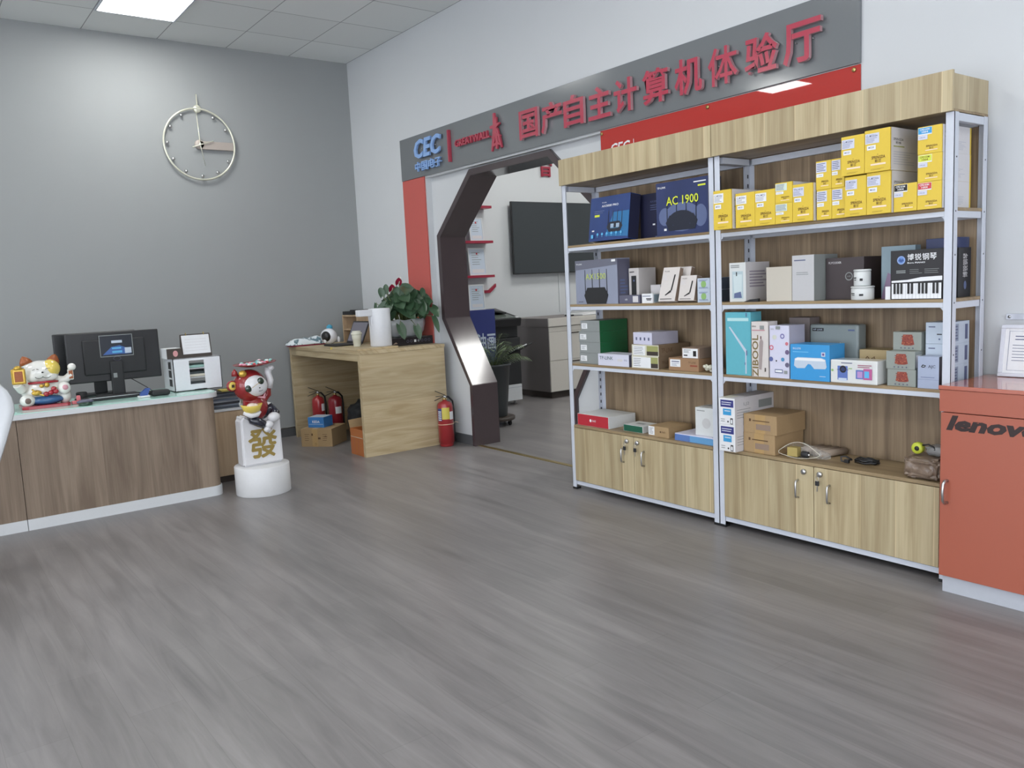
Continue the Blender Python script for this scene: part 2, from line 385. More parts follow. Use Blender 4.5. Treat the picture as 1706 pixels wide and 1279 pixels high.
# ------------------------------------------------------------------ sign boards
M_signgrey = mat('sign_grey', (112, 116, 118), .16, coat=.3, bscale=2)
M_let = mat('letter_red', (172, 62, 80), .2, coat=.4); M_letside = mat('letter_rim', (206, 160, 166), .18, .3)
M_blue = mat('letter_blue', (138, 172, 220), .25)
M_acr = mat('red_acrylic', (176, 58, 52), .015); M_strip = mat('red_strip_panel', (190, 92, 84), .3)
sg = thing('shop_sign', 'long grey sign board with raised red Chinese lettering above the arch', 'sign', (.997, 0, 2.373))
mb = MB(); mb.box(.997, -.02, 2.375, 5.505, -.001, 2.742, M_signgrey, .002); mb.box(1.385, .0, 2.360, 5.5, .05, 2.371, M_trim); mb.build('sign_board', sg)
def sgface(mb): return Face(mb, (0, -.034, 0), (1, 0, 0), (0, 0, 1), 1, 1)
def letters(name, txt, x0, z0, x1, z1, m, off=.0, shear=0., label=None, th=.018):
    mb = MB(); sgface(mb).text(txt, x0, z0, x1, z1, m, off=off, shear=shear, thick=th)
    for xx, zz in ((x0+.25*(x1-x0), .5*(z0+z1)), (x0+.75*(x1-x0), .5*(z0+z1))): mb.cyl((xx, -.036, zz), .003, .017, M_steel, 'y', 8)
    o = mb.build(name, sg)
    if label: o['label'] = label
    return o
letters('lettering', 'CEC', 1.295, 2.528, 1.735, 2.69, M_blue, .03, .18, 'blue Latin letters')
letters('lettering', '中国电子', 1.30, 2.418, 1.73, 2.50, M_blue, .02, 0, 'small blue Chinese characters')
mb = MB(); mb.box(1.843, -.05, 2.43, 1.86, -.022, 2.69, M_let); o = mb.build('divider_bar', sg)
letters('lettering', 'GREATWALL', 1.955, 2.53, 2.45, 2.588, M_let, .03, 0, 'small red Latin letters')
# brush-written character of the mark, long strokes crossing
mb = MB(); f = sgface(mb)
def stroke(pts, wd, m=M_let):
    t = f.lay(); q = []
    for i, p in enumerate(pts):
        a = Vector(pts[max(i-1, 0)]); b = Vector(pts[min(i+1, len(pts)-1)]); dd = (b-a).normalized(); nn = Vector((-dd.y, dd.x))*wd[i]/2
        q.append((Vector(p)+nn, Vector(p)-nn))
    vs = []; 
    for a, b in q: vs += [f.p(a.x, a.y, t), f.p(b.x, b.y, t), f.p(b.x, b.y, t+.016), f.p(a.x, a.y, t+.016)]
    fs = []
    for i in range(len(q)-1):
        for k in range(4): fs.append((4*i+k, 4*i+(k+1) % 4, 4*i+4+(k+1) % 4, 4*i+4+k))
    fs += [(3, 2, 1, 0), tuple(4*(len(q)-1)+k for k in range(4))]
    f.mb.add(vs, fs, m)
stroke([(2.515, 2.70), (2.52, 2.6), (2.50, 2.50), (2.47, 2.42)], [.02, .04, .035, .012])
stroke([(2.46, 2.60), (2.53, 2.60), (2.585, 2.615)], [.02, .03, .012])
stroke([(2.545, 2.665), (2.53, 2.57), (2.545, 2.48), (2.535, 2.43)], [.014, .024, .03, .02])
stroke([(2.55, 2.58), (2.575, 2.50), (2.60, 2.43)], [.014, .024, .014]); stroke([(2.48, 2.52), (2.54, 2.54), (2.59, 2.52)], [.02, .026, .012])
stroke([(2.50, 2.46), (2.55, 2.475), (2.58, 2.455)], [.02, .022, .012])
o = mb.build('lettering', sg); o['label'] = 'red brush-written character'
for i, (c, x0, x1) in enumerate(zip('国产自主计算机体验厅', (2.838, 3.092, 3.343, 3.596, 3.84, 4.092, 4.355, 4.606, 4.858, 5.10), (3.058, 3.325, 3.548, 3.806, 4.045, 4.304, 4.562, 4.81, 5.066, 5.32))):
    mb = MB(); ff = sgface(mb)
    ff.text(c, x0, 2.440, x1, 2.645, M_let, off=.012 if c == '体' else .022, thick=.022, ms=M_letside)
    for xx in (x0+.06, x1-.06): mb.cyl((xx, -.036, 2.55), .003, .017, M_steel, 'y', 8)
    mb.build('character', sg)
t = thing('red_strip_panel', 'narrow matt red panel running down the wall left of the arch', 'wall panel', (.99, 0, 0))
mb = MB(); mb.box(.995, -.014, .09, 1.378, -.001, 2.374, M_strip, .002); mb.build('panel', t)
t = thing('red_acrylic_board', 'glossy red board fixed with brass screws under the grey sign, behind the shelves', 'sign', (3.65, 0, 1.95))
mb = MB(); mb.box(3.652, -.006, 1.95, 5.503, -.001, 2.371, M_acr, .001); mb.build('board', t)
mb = MB(); f = Face(mb, (0, -.006, 0), (1, 0, 0), (0, 0, 1), 1, 1)
f.text('CEC', 3.745, 2.205, 3.925, 2.272, M_paper, off=.02, shear=.2); f.rect(3.955, 2.19, 3.960, 2.272, M_paper); f.text('中国电子', 3.745, 2.14, 3.925, 2.185, M_paper); mb.build('printed_lettering', t)
for x in (3.668, 4.56, 5.47):
    mb = MB(); mb.cyl((x, -.014, 2.35), .011, .008, M_brass, 'y', 14, .002); mb.build('screw', t)

# ------------------------------------------------------------------ wall clock on the grey wall
M_clk = mat('brushed_champagne', (226, 226, 208), .3, .5); M_clkd = mat('clock_hand_taupe', (176, 166, 158), .4, .2)
cy_, cz_, R_ = -1.525, 2.775, .312
ck = thing('wall_clock', 'thin ring wall clock with studs for hours, hands near a quarter past', 'clock', (0, cy_, cz_))
mb = MB(); ring = [(.028, cy_+R_*math.cos(a), cz_+R_*math.sin(a)) for a in [2*PI*k/72 for k in range(72)]]; mb.tube(ring, .0085, M_clk, 8, closed=True)
mb.build('ring', ck)
for k in range(12):
    if k in (3, 0): continue
    a = 2*PI*k/12; mb = MB(); rr = R_-.032
    mb.lathe([(.006, .0), (.006, .02), (.013, .022), (.014, .03), (.008, .036), (.0, .037)], M_steel, (0, cy_+rr*math.cos(a), cz_+rr*math.sin(a)), 16, 'x')
    mb.build('hour_stud', ck)
mb = MB(); mb.lathe([(.012, 0), (.034, .004), (.036, .02), (.03, .03), (.014, .034), (0, .034)], M_clk, (0, cy_+.005, cz_+R_), 20, 'x')
mb.box(.024, cy_+.0, cz_+R_+.03, .032, cy_+.009, cz_+R_+.125, M_clk); mb.build('hanging_boss', ck)
mb = MB(); mb.cyl((.0, cy_, cz_), .042, .03, M_clkd, 'x', 28, .006); mb.box(.008, cy_, cz_-.042, .03, cy_+R_-.01, cz_+.03, M_clkd, .004)
mb.build('movement_arm', ck)
mb = MB(); mb.tube([(.042, cy_-.07, cz_-.03), (.042, cy_+.12, cz_+.035)], [.006, .003], M_clk, 8); mb.cyl((.03, cy_, cz_), .012, .016, M_clk, 'x', 14); mb.build('hour_hand', ck)
mb = MB(); mb.tube([(.038, cy_+.03, cz_-.19), (.038, cy_, cz_), (.038, cy_-.012, cz_+.29)], [.0015, .004, .003], M_clk, 6); mb.build('minute_hand', ck)
#=PART3=
# ------------------------------------------------------------------ two display shelving units
ZA, ZB, ZCC, ZT, YF, YR = 1.616, 1.237, .850, .441, -.360, -.062
def post(x, front, left, root, z1=2.0):
    """slotted angle post: faces outward at x; left/right and front/rear mirror the angle"""
    mb = MB(); wd, th = .036, .0025
    y = YF if front else YR; sy = 1 if front else -1; sx = 1 if left else -1
    mb.box(x, y, .012, x+sx*wd, y+sy*th, z1, M_metal); mb.box(x, y, .012, x+sx*th, y+sy*wd, z1, M_metal)
    mb.box(x-.001*sx, y-.001*sy, 0, x+sx*(wd+.002), y+sy*(wd+.002), .014, M_black)
    for zz in [.1+.05*k for k in range(int((z1-.14)/.05))]:      # keyhole slots
        xx = x+sx*(th+.0006); mb.add([(xx, y+sy*.013, zz), (xx, y+sy*.023, zz), (xx, y+sy*.023, zz+.02), (xx, y+sy*.013, zz+.02)], [(0, 1, 2, 3)], M_hole)
    for zz in (.4, .83, 1.0, 1.22, 1.42, 1.6, 1.82):             # bolt holes on the outer flank
        xx = x-sx*.0006; mb.lathe([(.004, 0), (.0, .0004)], M_hole, (xx, y+sy*.02, zz), 10, 'x')
    return mb.build('post', root)
def shelving(x0, x1, label, keys, right_end):
    root = thing('shelving_unit', label, 'shelf', (x0, (YF+YR)/2, 0), 'wood and white metal display shelving units')
    for left in (1, 0):
        for fr in (1, 0): post(x0 if left else x1, fr, left, root)
    e = .004
    for z in (ZA, ZB, ZCC):
        mb = MB(); mb.box(x0+e, YF+.004, z-.014, x1-e, YR-.004, z, M_shelfwoodx, .001)
        b = mb.build('shelf_board', root)
        mb = MB(); mb.box(x0+.037, YF+.003, z-.036, x1-.037, YF+.03, z-.0145, M_metal, .002)
        mb.box(x0+.037, YR-.03, z-.042, x1-.037, YR-.004, z-.0145, M_metal, .002)
        mb.box(x0+.005, YF+.037, z-.042, x0+.03, YR-.037, z-.0145, M_metal); mb.box(x1-.03, YF+.037, z-.042, x1-.005, YR-.037, z-.0145, M_metal)
        for xx, s_ in ((x0+.036, 1), (x1-.036, -1)): mb.prism([(xx, z-.036), (xx+s_*.014, z-.036), (xx, z-.052)], YF+.004, YF+.006, M_metal)
        mb.build('shelf_rail', b)
    mb = MB(); mb.box(x0+.037, YR-.0055, .06, x1-.037, YR+.004, 1.998, M_backwood); mb.build('back_panel', root)
    for b in ((x0+.037, YR-.028, 1.965, x1-.037, YR-.006, 1.998), (x0+.001, YF+.037, 1.965, x0+.028, YR-.037, 1.998), (x1-.028, YF+.037, 1.965, x1-.001, YR-.037, 1.998),
              (x0+.037, YF+.003, .034, x1-.037, YF+.03, .06), (x0+.037, YR-.03, .034, x1-.037, YR-.006, .0595)):
        mb = MB(); mb.box(*b, M_metal, .002); mb.build('cross_rail', root)
    # header box
    mb = MB(); mb.box(x0+.001, YF-.022, 2.001, x1-.001, YF-.006, 2.163, M_shelfwood, .001); mb.box(x0+.001, YF-.005, 2.001, x1-.001, YR, 2.010, M_shelfwoodx)
    for xx in ((x1-.018,) if right_end else (x0+.002,)): mb.box(xx, YF-.005, 2.011, xx+.016, YR, 2.15, M_shelfwood)
    mb.build('header_box', root)
    mb = MB(); mb.box(x0+.037, YF-.004, ZT-.016, x1-.037, YR-.008, ZT, M_shelfwoodx, .001); mb.box(x0+.037, YF+.02, .06, x1-.037, YR-.008, .075, M_backwood)
    mb.box(x0+.037, YF+.02, .075, x0+.051, YR-.008, ZT-.017, M_backwood); mb.box(x1-.051, YF+.02, .075, x1-.037, YR-.008, ZT-.017, M_backwood)
    mb.build('cabinet_body', root)
    xm = (x0+x1)/2-.03
    for k, (a, b) in enumerate(((x0+.038, xm-.002), (xm+.002, x1-.038))):
        mb = MB(); mb.box(a, YF-.006, .064, b, YF+.012, ZT-.019, M_shelfwood, .0015); dr = mb.build('cabinet_door', root)
        hx = (b-.085) if k == 0 else (a+.085)
        mb = MB(); mb.tube([(hx, YF-.006, .345), (hx, YF-.026, .340), (hx, YF-.03, .33), (hx, YF-.03, .27), (hx, YF-.026, .26), (hx, YF-.006, .255)], .0055, M_steel, 8)
        mb.build('handle', dr)
        lx = (b-.05) if k == 0 else (a+.035)
        mb = MB(); mb.cyl((lx, YF-.02, .392), .014, .015, M_steel, 'y', 18, .003)
        if keys[k]: mb.box(lx-.002, YF-.032, .384, lx+.002, YF-.02, .400, M_steel)
        mb.build('lock', dr)
        if keys[k]:
            mb = MB(); mb.ring = None
            mb.tube([(lx+.008*math.cos(q), YF-.033, .374+.012*math.sin(q)) for q in [2*PI*j/14 for j in range(14)]], .0012, M_steel, 5, closed=True)
            mb.box(lx-.012, YF-.036, .338, lx+.008, YF-.026, .362, M_matteblack, .004); mb.box(lx-.004, YF-.032, .31, lx+.001, YF-.030, .338, M_steel)
            mb.build('key', dr)
    return root
XA, XB, XC = 3.646, 4.884, 6.121
shelving(XA, XB-.001, 'shelving unit beside the arch, with blue router boxes on its top shelf', (1, 1), False)
shelving(XB+.001, XC, 'shelving unit next to the orange cabinet, with yellow cartons on its top shelf', (0, 1), True)

# ------------------------------------------------------------------ boxes
def carton(name, label, cat, x0, x1, yf, dep, z0, h, m, group=None, art=None, side=None, top=None, bev=.0015, rot=0, lean=0, part=None):
    mb = MB()
    if rot or lean:
        c = Vector(((x0+x1)/2, yf+dep, z0)); mb.M = Matrix.Translation(c) @ Matrix.Rotation(rot, 4, 'Z') @ Matrix.Rotation(-lean, 4, 'X') @ Matrix.Translation(-c)
    mb.box(x0, yf, z0, x1, yf+dep, z0+h, m, bev)
    F_, Sd, Tp = faces(mb, x0, yf, z0, x1, yf+dep, z0+h)
    if art: art(F_)
    if side: side(Sd)
    if top: top(Tp)
    o = mb.build(name, loc=((x0+x1)/2, yf+dep/2, z0)); tag(o, label, cat, group)
    if part:
        mb2 = MB(mb.M); part(faces(mb2, x0, yf, z0, x1, yf+dep, z0+h)); mb2.build('label', o)
    return o
M_cside = mat('carton_side_white', (205, 203, 205), .55)
M_brown = mat('carton_print_brown', (98, 66, 26), .5); M_pink = mat('carton_print_pale', (236, 214, 190), .5)
M_stk = mat('sticker_lilac', (203, 206, 222), .4); M_stkg = mat('sticker_mint', (206, 218, 206), .4); M_inkblue = mat('ink_blue_grey', (92, 98, 128), .5)
GY = 'yellow toner cartons on the top shelf'
def yel(label, x0, x1, yf, z0, h, dep=.26, stk=M_stk, model='CL-M320dw', seed=1, small=False, color=None, tink=M_ink):
    def art(f):
        bx = .28 if not small else .36
        f.text('SPRINGDA', bx, .30 if not small else .24, .82 if not small else .84, .375 if not small else .31, M_brown, off=.02)
        f.text('彩格', bx+.13, .22 if not small else .16, .68, .29 if not small else .225, M_brown, off=.02)
        f.rect(bx-.03, .155 if not small else .11, .84, .195 if not small else .14, M_pink)
        if not small: f.lines(bx-.03, .04, .8, .08, 2, M_brown, .2, seed)
        f.poly([(.50, .40), (.56, .40), (.53, .415)], M_brown) if not small else None
    def side(f):
        f.rect(.03, 0, .94, 1, M_cside)
        f.text('SPRINGDA', .1, .70, .42, .76, M_ink, off=.01); f.text('彩格', .17, .62, .35, .68, M_ink, off=.01)
        f.rect(.1, .55, .45, .575, mat('olive_print', (150, 156, 90), .5)); f.lines(.1, .12, .85, .46, 6, mat('pale_print', (176, 178, 190), .6), .3, seed)
    def part(F3):
        f = F3[0]
        if color:
            f.rect(.02, .70, .60, .97, M_sticker); f.rect(.03, .74, .59, .96, color); f.text('CPE103M', .10, .86, .50, .93, tink, off=.015); f.text('1004', .18, .77, .44, .84, tink, off=.015)
            f.rect(.02, .53, .42, .69, stk); f.text('CPE103', .08, .58, .32, .63, M_inkblue)
        elif small:
            f.rect(.02, .60, .70, .95, stk); f.lines(.06, .63, .66, .93, 5, M_inkblue, .4, seed, .3); f.rect(.04, .44, .50, .56, M_sticker); f.text(model, .09, .48, .42, .52, M_inkblue)
        else:
            f.rect(.03, .68, .58, .92, stk); f.text(model, .06, .83, .52, .89, M_inkblue, off=.01); f.lines(.06, .70, .52, .82, 4, M_inkblue, .3, seed, .4)
            f.rect(.10, .53, .45, .64, M_sticker); f.text('M320', .16, .565, .38, .61, M_inkblue, off=.01)
    return carton('toner_carton', label, 'box', x0, x1, yf, dep, z0, h, M_yellow if True else None, GY, art, side, part=part, top=lambda f: f.rect(.0, .03, 1, 1, M_cside))
# white flanks: the yellow wraps only the ends
def white_flank(o, x0, x1): pass
Y0 = ZA+.0006
yel('yellow toner carton at the left end of the top shelf, by the middle posts', 4.926, 5.040, -.42, Y0, .200, stk=M_sticker, seed=1)
yel('lower yellow toner carton right beside the leftmost one', 5.052, 5.169, -.40, Y0, .173, stk=M_sticker, seed=2)
yel('yellow toner carton just left of the stacked pair of short cartons', 5.171, 5.288, -.40, Y0, .173, stk=M_sticker, seed=3, model='TN-M32')
yel('short yellow toner carton with green-tinted sticker, bottom of its pair', 5.290, 5.385, -.40, Y0, .098, stk=M_stkg, seed=4, small=True)
yel('short yellow toner carton with green-tinted sticker, top of its pair', 5.290, 5.385, -.40, Y0+.0985, .097, stk=M_stkg, seed=5, small=True)
yel('yellow toner carton just right of the stacked pair of short cartons', 5.387, 5.494, -.40, Y0, .176, seed=6, model='TN-410')
yel('narrow yellow toner carton, bottom left in the block of four', 5.503, 5.580, -.38, Y0, .138, seed=7, small=True)
yel('narrow yellow toner carton, top left in the block of four', 5.500, 5.578, -.38, Y0+.139, .130, seed=8, small=True)
yel('narrow yellow toner carton, bottom right in the block of four', 5.582, 5.657, -.38, Y0, .138, seed=9, small=True)
yel('narrow yellow toner carton, top right in the block of four', 5.580, 5.644, -.38, Y0+.139, .130, seed=10, small=True)
yel('big yellow toner carton, bottom left of the tallest stack', 5.659, 5.761, -.40, Y0, .176, seed=11)
yel('big yellow toner carton, bottom right of the tallest stack', 5.763, 5.873, -.40, Y0, .180, seed=12)
yel('big yellow toner carton, top left of the tallest stack', 5.647, 5.757, -.41, Y0+.1812, .172, seed=13)
yel('big yellow toner carton, top right of the tallest stack', 5.759, 5.875, -.41, Y0+.1812, .180, seed=14)
yel('yellow toner carton with a black label', 5.877, 5.978, -.38, Y0, .118, seed=15, small=True, color=M_ink, tink=M_sticker)
yel('yellow toner carton with a red label, at the bottom of the right stack', 5.980, 6.080, -.38, Y0, .113, seed=16, small=True, color=mat('label_red', (196, 62, 66), .45), tink=M_sticker)
yel('yellow toner carton with a lime label, in the middle of the right stack', 5.980, 6.080, -.38, Y0+.1135, .114, seed=17, small=True, color=mat('label_lime', (206, 218, 74), .45), tink=M_brown)
yel('darker yellow toner carton with a blue label, on top of the right stack', 5.979, 6.079, -.38, Y0+.228, .112, seed=18, small=True, color=mat('label_blue', (52, 150, 206), .45), tink=M_sticker)

# ---- left unit, top shelf
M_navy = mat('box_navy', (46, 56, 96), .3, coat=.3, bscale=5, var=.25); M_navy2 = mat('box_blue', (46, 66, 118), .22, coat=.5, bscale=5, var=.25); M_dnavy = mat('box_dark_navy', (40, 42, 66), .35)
M_slate = mat('box_slate', (92, 104, 140), .4); M_lime = mat('print_lime', (206, 216, 60), .4); M_rout = mat('router_dark', (34, 38, 52), .4); M_sky = mat('print_sky', (90, 170, 215), .4)
def router(f, cx, cy, w, h, n=4, m=M_rout, hi=M_slate):
    for i in range(n):
        a = cx-w/2+w*i/(n-1); f.poly([(a-.009, cy), (a+.009, cy), (a+.006, cy+h), (a-.006, cy+h)], m)
    f.poly([(cx-w/2-.03, cy), (cx-w/2+.05, cy+.09*h/.3), (cx+w/2-.05, cy+.09*h/.3), (cx+w/2+.03, cy), (cx+w/2-.03, cy-.1*h/.3), (cx-w/2+.03, cy-.1*h/.3)], m)
    f.rect(cx-w*.3, cy-.035*h/.3, cx+w*.3, cy-.03*h/.3, hi)
def art_ax3000(f):
    f.text('AX3000 PRO', .30, .76, .72, .81, M_sticker, off=.01); f.text('TP-LINK', .30, .85, .42, .875, M_sticker); f.lines(.12, .62, .4, .7, 2, M_slate, .3, 3)
    f.rect(.13, .55, .26, .60, M_lime); f.poly([(.42, .10), (1, .05), (1, .62), (.62, .62)], mat('box_teal_blue', (48, 110, 160), .25, coat=.4))
    router(f, .66, .30, .34, .36, 4, M_rout, M_sky)
    for a in (.60, .74): f.rect(a-.04, .27, a+.04, .36, mat('print_silver', (150, 170, 190), .4))
    for k in range(6): f.disc(.24+.12*k, .15, .009, M_sky); f.rect(.225+.12*k, .09, .255+.12*k, .10, M_sky)
    f.rect(.08, .07, .14, .15, M_sky); f.rect(.1, .22, .16, .25, M_sticker)
carton('router_box', 'blue glossy router box leaning back at the left end of its shelf', 'box', 3.866, 4.222, -.345, .085, ZA+.001, .272, M_navy2, None, art_ax3000, lambda f: f.rect(.02, .02, .98, .98, M_dnavy), rot=-.02, lean=.13)
def art_dark(f):
    f.text('AX3000', .35, .80, .62, .84, M_slate); f.lines(.35, .62, .75, .76, 3, M_slate, .25, 5); f.rect(.42, .30, .50, .335, M_sticker); router(f, .78, .14, .3, .3, 3, M_rout); f.lines(.5, .03, .95, .07, 1, M_slate, .5, 1)
carton('router_box', 'darkest router box, standing between the two blue ones and set back', 'box', 4.19, 4.433, -.205, .09, ZA+.0005, .27, M_dnavy, None, art_dark)
def art_ac(f):
    f.disc(.5, .33, .135, M_slate, .08); f.disc(.17, .36, .045, M_slate, .05); f.disc(.86, .32, .045, M_slate, .06)
    f.text('TP-LINK', .03, .89, .20, .925, M_sticker, off=.02); f.lines(.74, .90, .97, .95, 1, M_sticker, .4, 2, 0); f.rect(.82, .84, .96, .87, M_lime)
    router(f, .5, .24, .56, .45, 4, M_rout); f.disc(.5, .30, .09, M_rout, .045)
    f.text('AC 1900', .21, .56, .83, .72, M_lime, off=.012); f.rect(.16, .10, .21, .14, M_sticker)
carton('router_box', 'largest blue router box with yellow AC 1900 lettering', 'box', 4.445, 4.822, -.335, .11, ZA+.0005, .300, M_navy, None, art_ac, lambda f: f.rect(.02, .02, .98, .98, M_dnavy))
# ---- left unit, second shelf
zb = ZB+.0006
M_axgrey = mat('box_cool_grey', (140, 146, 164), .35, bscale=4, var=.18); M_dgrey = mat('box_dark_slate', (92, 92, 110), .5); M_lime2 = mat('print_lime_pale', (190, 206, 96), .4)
def art_ax(f):
    f.poly([(0, .78), (1, .86), (1, 1), (0, 1)], mat('print_grey_mid', (106, 108, 122), .4)); router(f, .5, .20, .52, .58, 4, M_matteblack, M_dgrey); f.rect(.28, .10, .72, .24, M_matteblack)
    f.text('TP-LINK', .03, .90, .18, .93, M_sticker, off=.02); f.rect(.88, .93, .97, .98, M_sticker); f.text('AX1500', .26, .56, .74, .69, M_lime2); f.text('AX1500', .07, .04, .18, .07, M_ink)
carton('router_box', 'grey router box with AX1500 lettering at the left end of its shelf', 'box', 3.733, 4.118, -.345, .11, zb, .278, M_axgrey, None, art_ax, lambda f: (f.rect(.02, .02, .98, .98, M_dgrey), f.lines(.2, .2, .8, .55, 5, M_slate, .5, 2)))
M_bw = mat('carton_off_white', (196, 192, 190), .5)
carton('speaker_box', 'tall narrow white box with a black tower pictured on it', 'box', 4.132, 4.215, -.26, .15, zb, .212, M_bw, None, lambda f: (f.rect(.26, .05, .76, .78, M_matteblack), f.disc(.52, .64, .006, M_slate), f.lines(.1, .86, .6, .92, 1, M_ink, .4)))
carton('plain_box', 'small plain grey-white box in the shadow behind the white adapter box', 'box', 4.255, 4.335, -.20, .11, zb, .105, M_cside)
carton('cable_box', 'long flat dark purple box lying along the shelf front', 'box', 4.128, 4.300, -.345, .07, zb, .050, M_dgrey, None, lambda f: (f.rect(.68, .15, .94, .88, M_cside), f.text('USB', .3, .4, .42, .58, M_sticker)))
carton('adapter_box', 'small white box with a black adapter picture', 'box', 4.315, 4.402, -.34, .10, zb, .056, M_sticker, None, lambda f: (f.rect(.4, .42, .9, .52, M_ink), f.rect(.46, .3, .86, .38, M_ink), f.lines(.08, .68, .85, .82, 1, M_inkblue, .5)), lambda f: f.rect(.1, .1, .9, .9, mat('teal_grey', (130, 150, 160), .5)))
carton('adapter_box', 'tiny pale lilac box peeping out behind the first leaning box', 'box', 4.375, 4.435, -.22, .08, zb, .088, M_stk)
M_leanw = mat('box_warm_white', (206, 200, 196), .4)
def art_lean(f):
    f.text('TP-LINK', .10, .86, .42, .90, M_ink); f.poly([(.74, .78), (.82, .78), (.74, .30), (.66, .32)], M_ink); f.poly([(.66, .33), (.72, .27), (.38, .16), (.36, .19)], M_ink); f.lines(.08, .62, .4, .8, 4, M_cside, .4); f.lines(.1, .04, .85, .09, 1, M_ink, .4)
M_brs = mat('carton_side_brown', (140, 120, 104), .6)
carton('wifi_adapter_box', 'larger of two white boxes leaning back, showing a black antenna', 'box', 4.455, 4.580, -.352, .03, zb+.002, .20, M_leanw, None, art_lean, lambda f: f.rect(.05, .02, .95, .98, M_brs), lean=.28)
carton('wifi_adapter_box', 'pale box half hidden behind the larger leaning box', 'box', 4.495, 4.615, -.295, .03, zb+.002, .20, M_leanw, None, None, lambda f: f.rect(.05, .02, .95, .98, M_brs), lean=.28)
carton('wifi_adapter_box', 'smaller of two white boxes leaning back, showing a black antenna', 'box', 4.600, 4.715, -.345, .045, zb+.002, .143, M_leanw, None, art_lean, lambda f: f.rect(.05, .02, .95, .98, M_brs), lean=.22)
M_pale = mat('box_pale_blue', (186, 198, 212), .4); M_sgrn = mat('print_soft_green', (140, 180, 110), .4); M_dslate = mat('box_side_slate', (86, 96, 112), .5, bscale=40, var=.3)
def art_s(f): f.disc(.5, .5, .018, M_sgrn, .02); f.lines(.12, .72, .9, .9, 2, M_slate, .4, 3); f.lines(.12, .12, .9, .28, 2, M_slate, .4, 4)
carton('camera_box', 'pale blue small box at the right end, bottom of two', 'box', 4.738, 4.826, -.338, .24, zb, .066, M_pale, 'pair of pale blue boxes', art_s, lambda f: f.rect(.0, .02, .98, .98, M_dslate))
carton('camera_box', 'pale blue small box at the right end, top of two', 'box', 4.738, 4.826, -.338, .24, zb+.0665, .066, M_pale, 'pair of pale blue boxes', art_s, lambda f: f.rect(.0, .02, .98, .98, M_dslate))
# ---- left unit, third shelf
zc = ZCC+.0006
M_gbx = mat('box_mid_grey', (136, 141, 140), .5); M_grn = mat('box_green', (28, 92, 56), .35, bscale=4, var=.15)
for k, (dx, lb) in enumerate(((0, 'grey and green carton at the bottom of its stack of four'), (.004, 'grey and green carton, second from the bottom of its stack'), (0, 'grey and green carton, second from the top of its stack'), (.02, 'grey and green carton on top of its stack of four'))):
    carton('switch_carton', lb, 'box', 3.722+dx, 3.922, -.325, .245, zc+.0702*k, .0695, M_gbx, 'grey and green cartons', None, lambda f: f.rect(0, 0, 1, 1, M_grn), part=lambda F3: (F3[0].rect(.06, .25, .36, .75, M_sticker), F3[0].lines(.10, .32, .32, .68, 3, M_ink, .25, k)))
carton('switch_box', 'white TP-LINK box lying in front of the green carton sides', 'box', 3.928, 4.203, -.352, .13, zc, .074, mat('box_white_cool', (205, 206, 220), .4), None, lambda f: (f.text('TP-LINK', .05, .52, .50, .80, mat('print_dark_teal', (52, 80, 86), .5), off=.005), f.rect(.64, .42, .80, .62, M_cside), f.text('SG', .85, .48, .94, .62, M_inkblue)), lambda f: f.rect(0, 0, 1, 1, M_dgrey))
M_cream = mat('label_cream', (206, 204, 186), .5); M_olv = mat('print_olive', (150, 152, 96), .5); M_dk = mat('print_umber', (60, 52, 46), .5); M_bk2 = mat('kraft_dull', (120, 100, 78), .75, bscale=60)
def art_lab(s):
    def a(f): f.rect(0, 0, 1, 1, M_cream); f.rect(.56, .42, .98, .92, M_olv); f.rect(.56, .06, .98, .42, M_dk); f.rect(.05, .05, .72 if s else .5, .9, M_sticker); f.lines(.08, .12, .45, .84, 5, M_ink, .22, s+4); 
    return a
carton('router_carton', 'kraft carton with a big white shipping label, below the other one', 'box', 4.228, 4.447, -.352, .27, zc, .074, M_bk2, 'kraft cartons with cream label ends', art_lab(1), lambda f: f.text('TP-LINK', .1, .35, .4, .6, M_kraftd))
carton('router_carton', 'kraft carton with a cream label end, under the slanted white box', 'box', 4.230, 4.449, -.350, .27, zc+.0745, .066, M_bk2, 'kraft cartons with cream label ends', art_lab(0), lambda f: f.text('TP-LINK', .08, .3, .45, .7, M_kraftd))
M_lil = mat('box_lilac_white', (204, 204, 222), .4)
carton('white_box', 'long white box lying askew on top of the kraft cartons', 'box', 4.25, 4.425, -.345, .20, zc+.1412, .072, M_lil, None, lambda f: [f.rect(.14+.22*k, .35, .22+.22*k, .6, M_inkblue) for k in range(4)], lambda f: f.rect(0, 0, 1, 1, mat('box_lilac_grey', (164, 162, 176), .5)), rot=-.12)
carton('router_carton', 'brown carton with a small blue and white sticker, at the shelf front', 'box', 4.520, 4.742, -.345, .16, zc, .072, mat('kraft_ruddy', (150, 118, 88), .75, bscale=60), None, lambda f: (f.text('TP-LINK', .66, .62, .92, .76, M_kraftd), f.rect(.72, .38, .96, .5, mat('print_rust', (140, 70, 50), .6))), part=lambda F3: (F3[0].rect(.05, .3, .40, .88, M_sticker), F3[0].rect(.10, .68, .36, .76, M_inkblue), F3[0].lines(.1, .36, .36, .62, 3, M_inkblue, .3)))
carton('router_carton', 'little carton with a white barcode label, on top of the brown one', 'box', 4.612, 4.738, -.335, .15, zc+.0725, .060, M_brs, None, lambda f: (f.rect(.05, .04, .93, .92, M_sticker), f.rect(.66, .2, .84, .72, M_ink), f.lines(.12, .5, .55, .85, 3, M_ink, .3), f.rect(.12, .22, .34, .34, M_ink)))
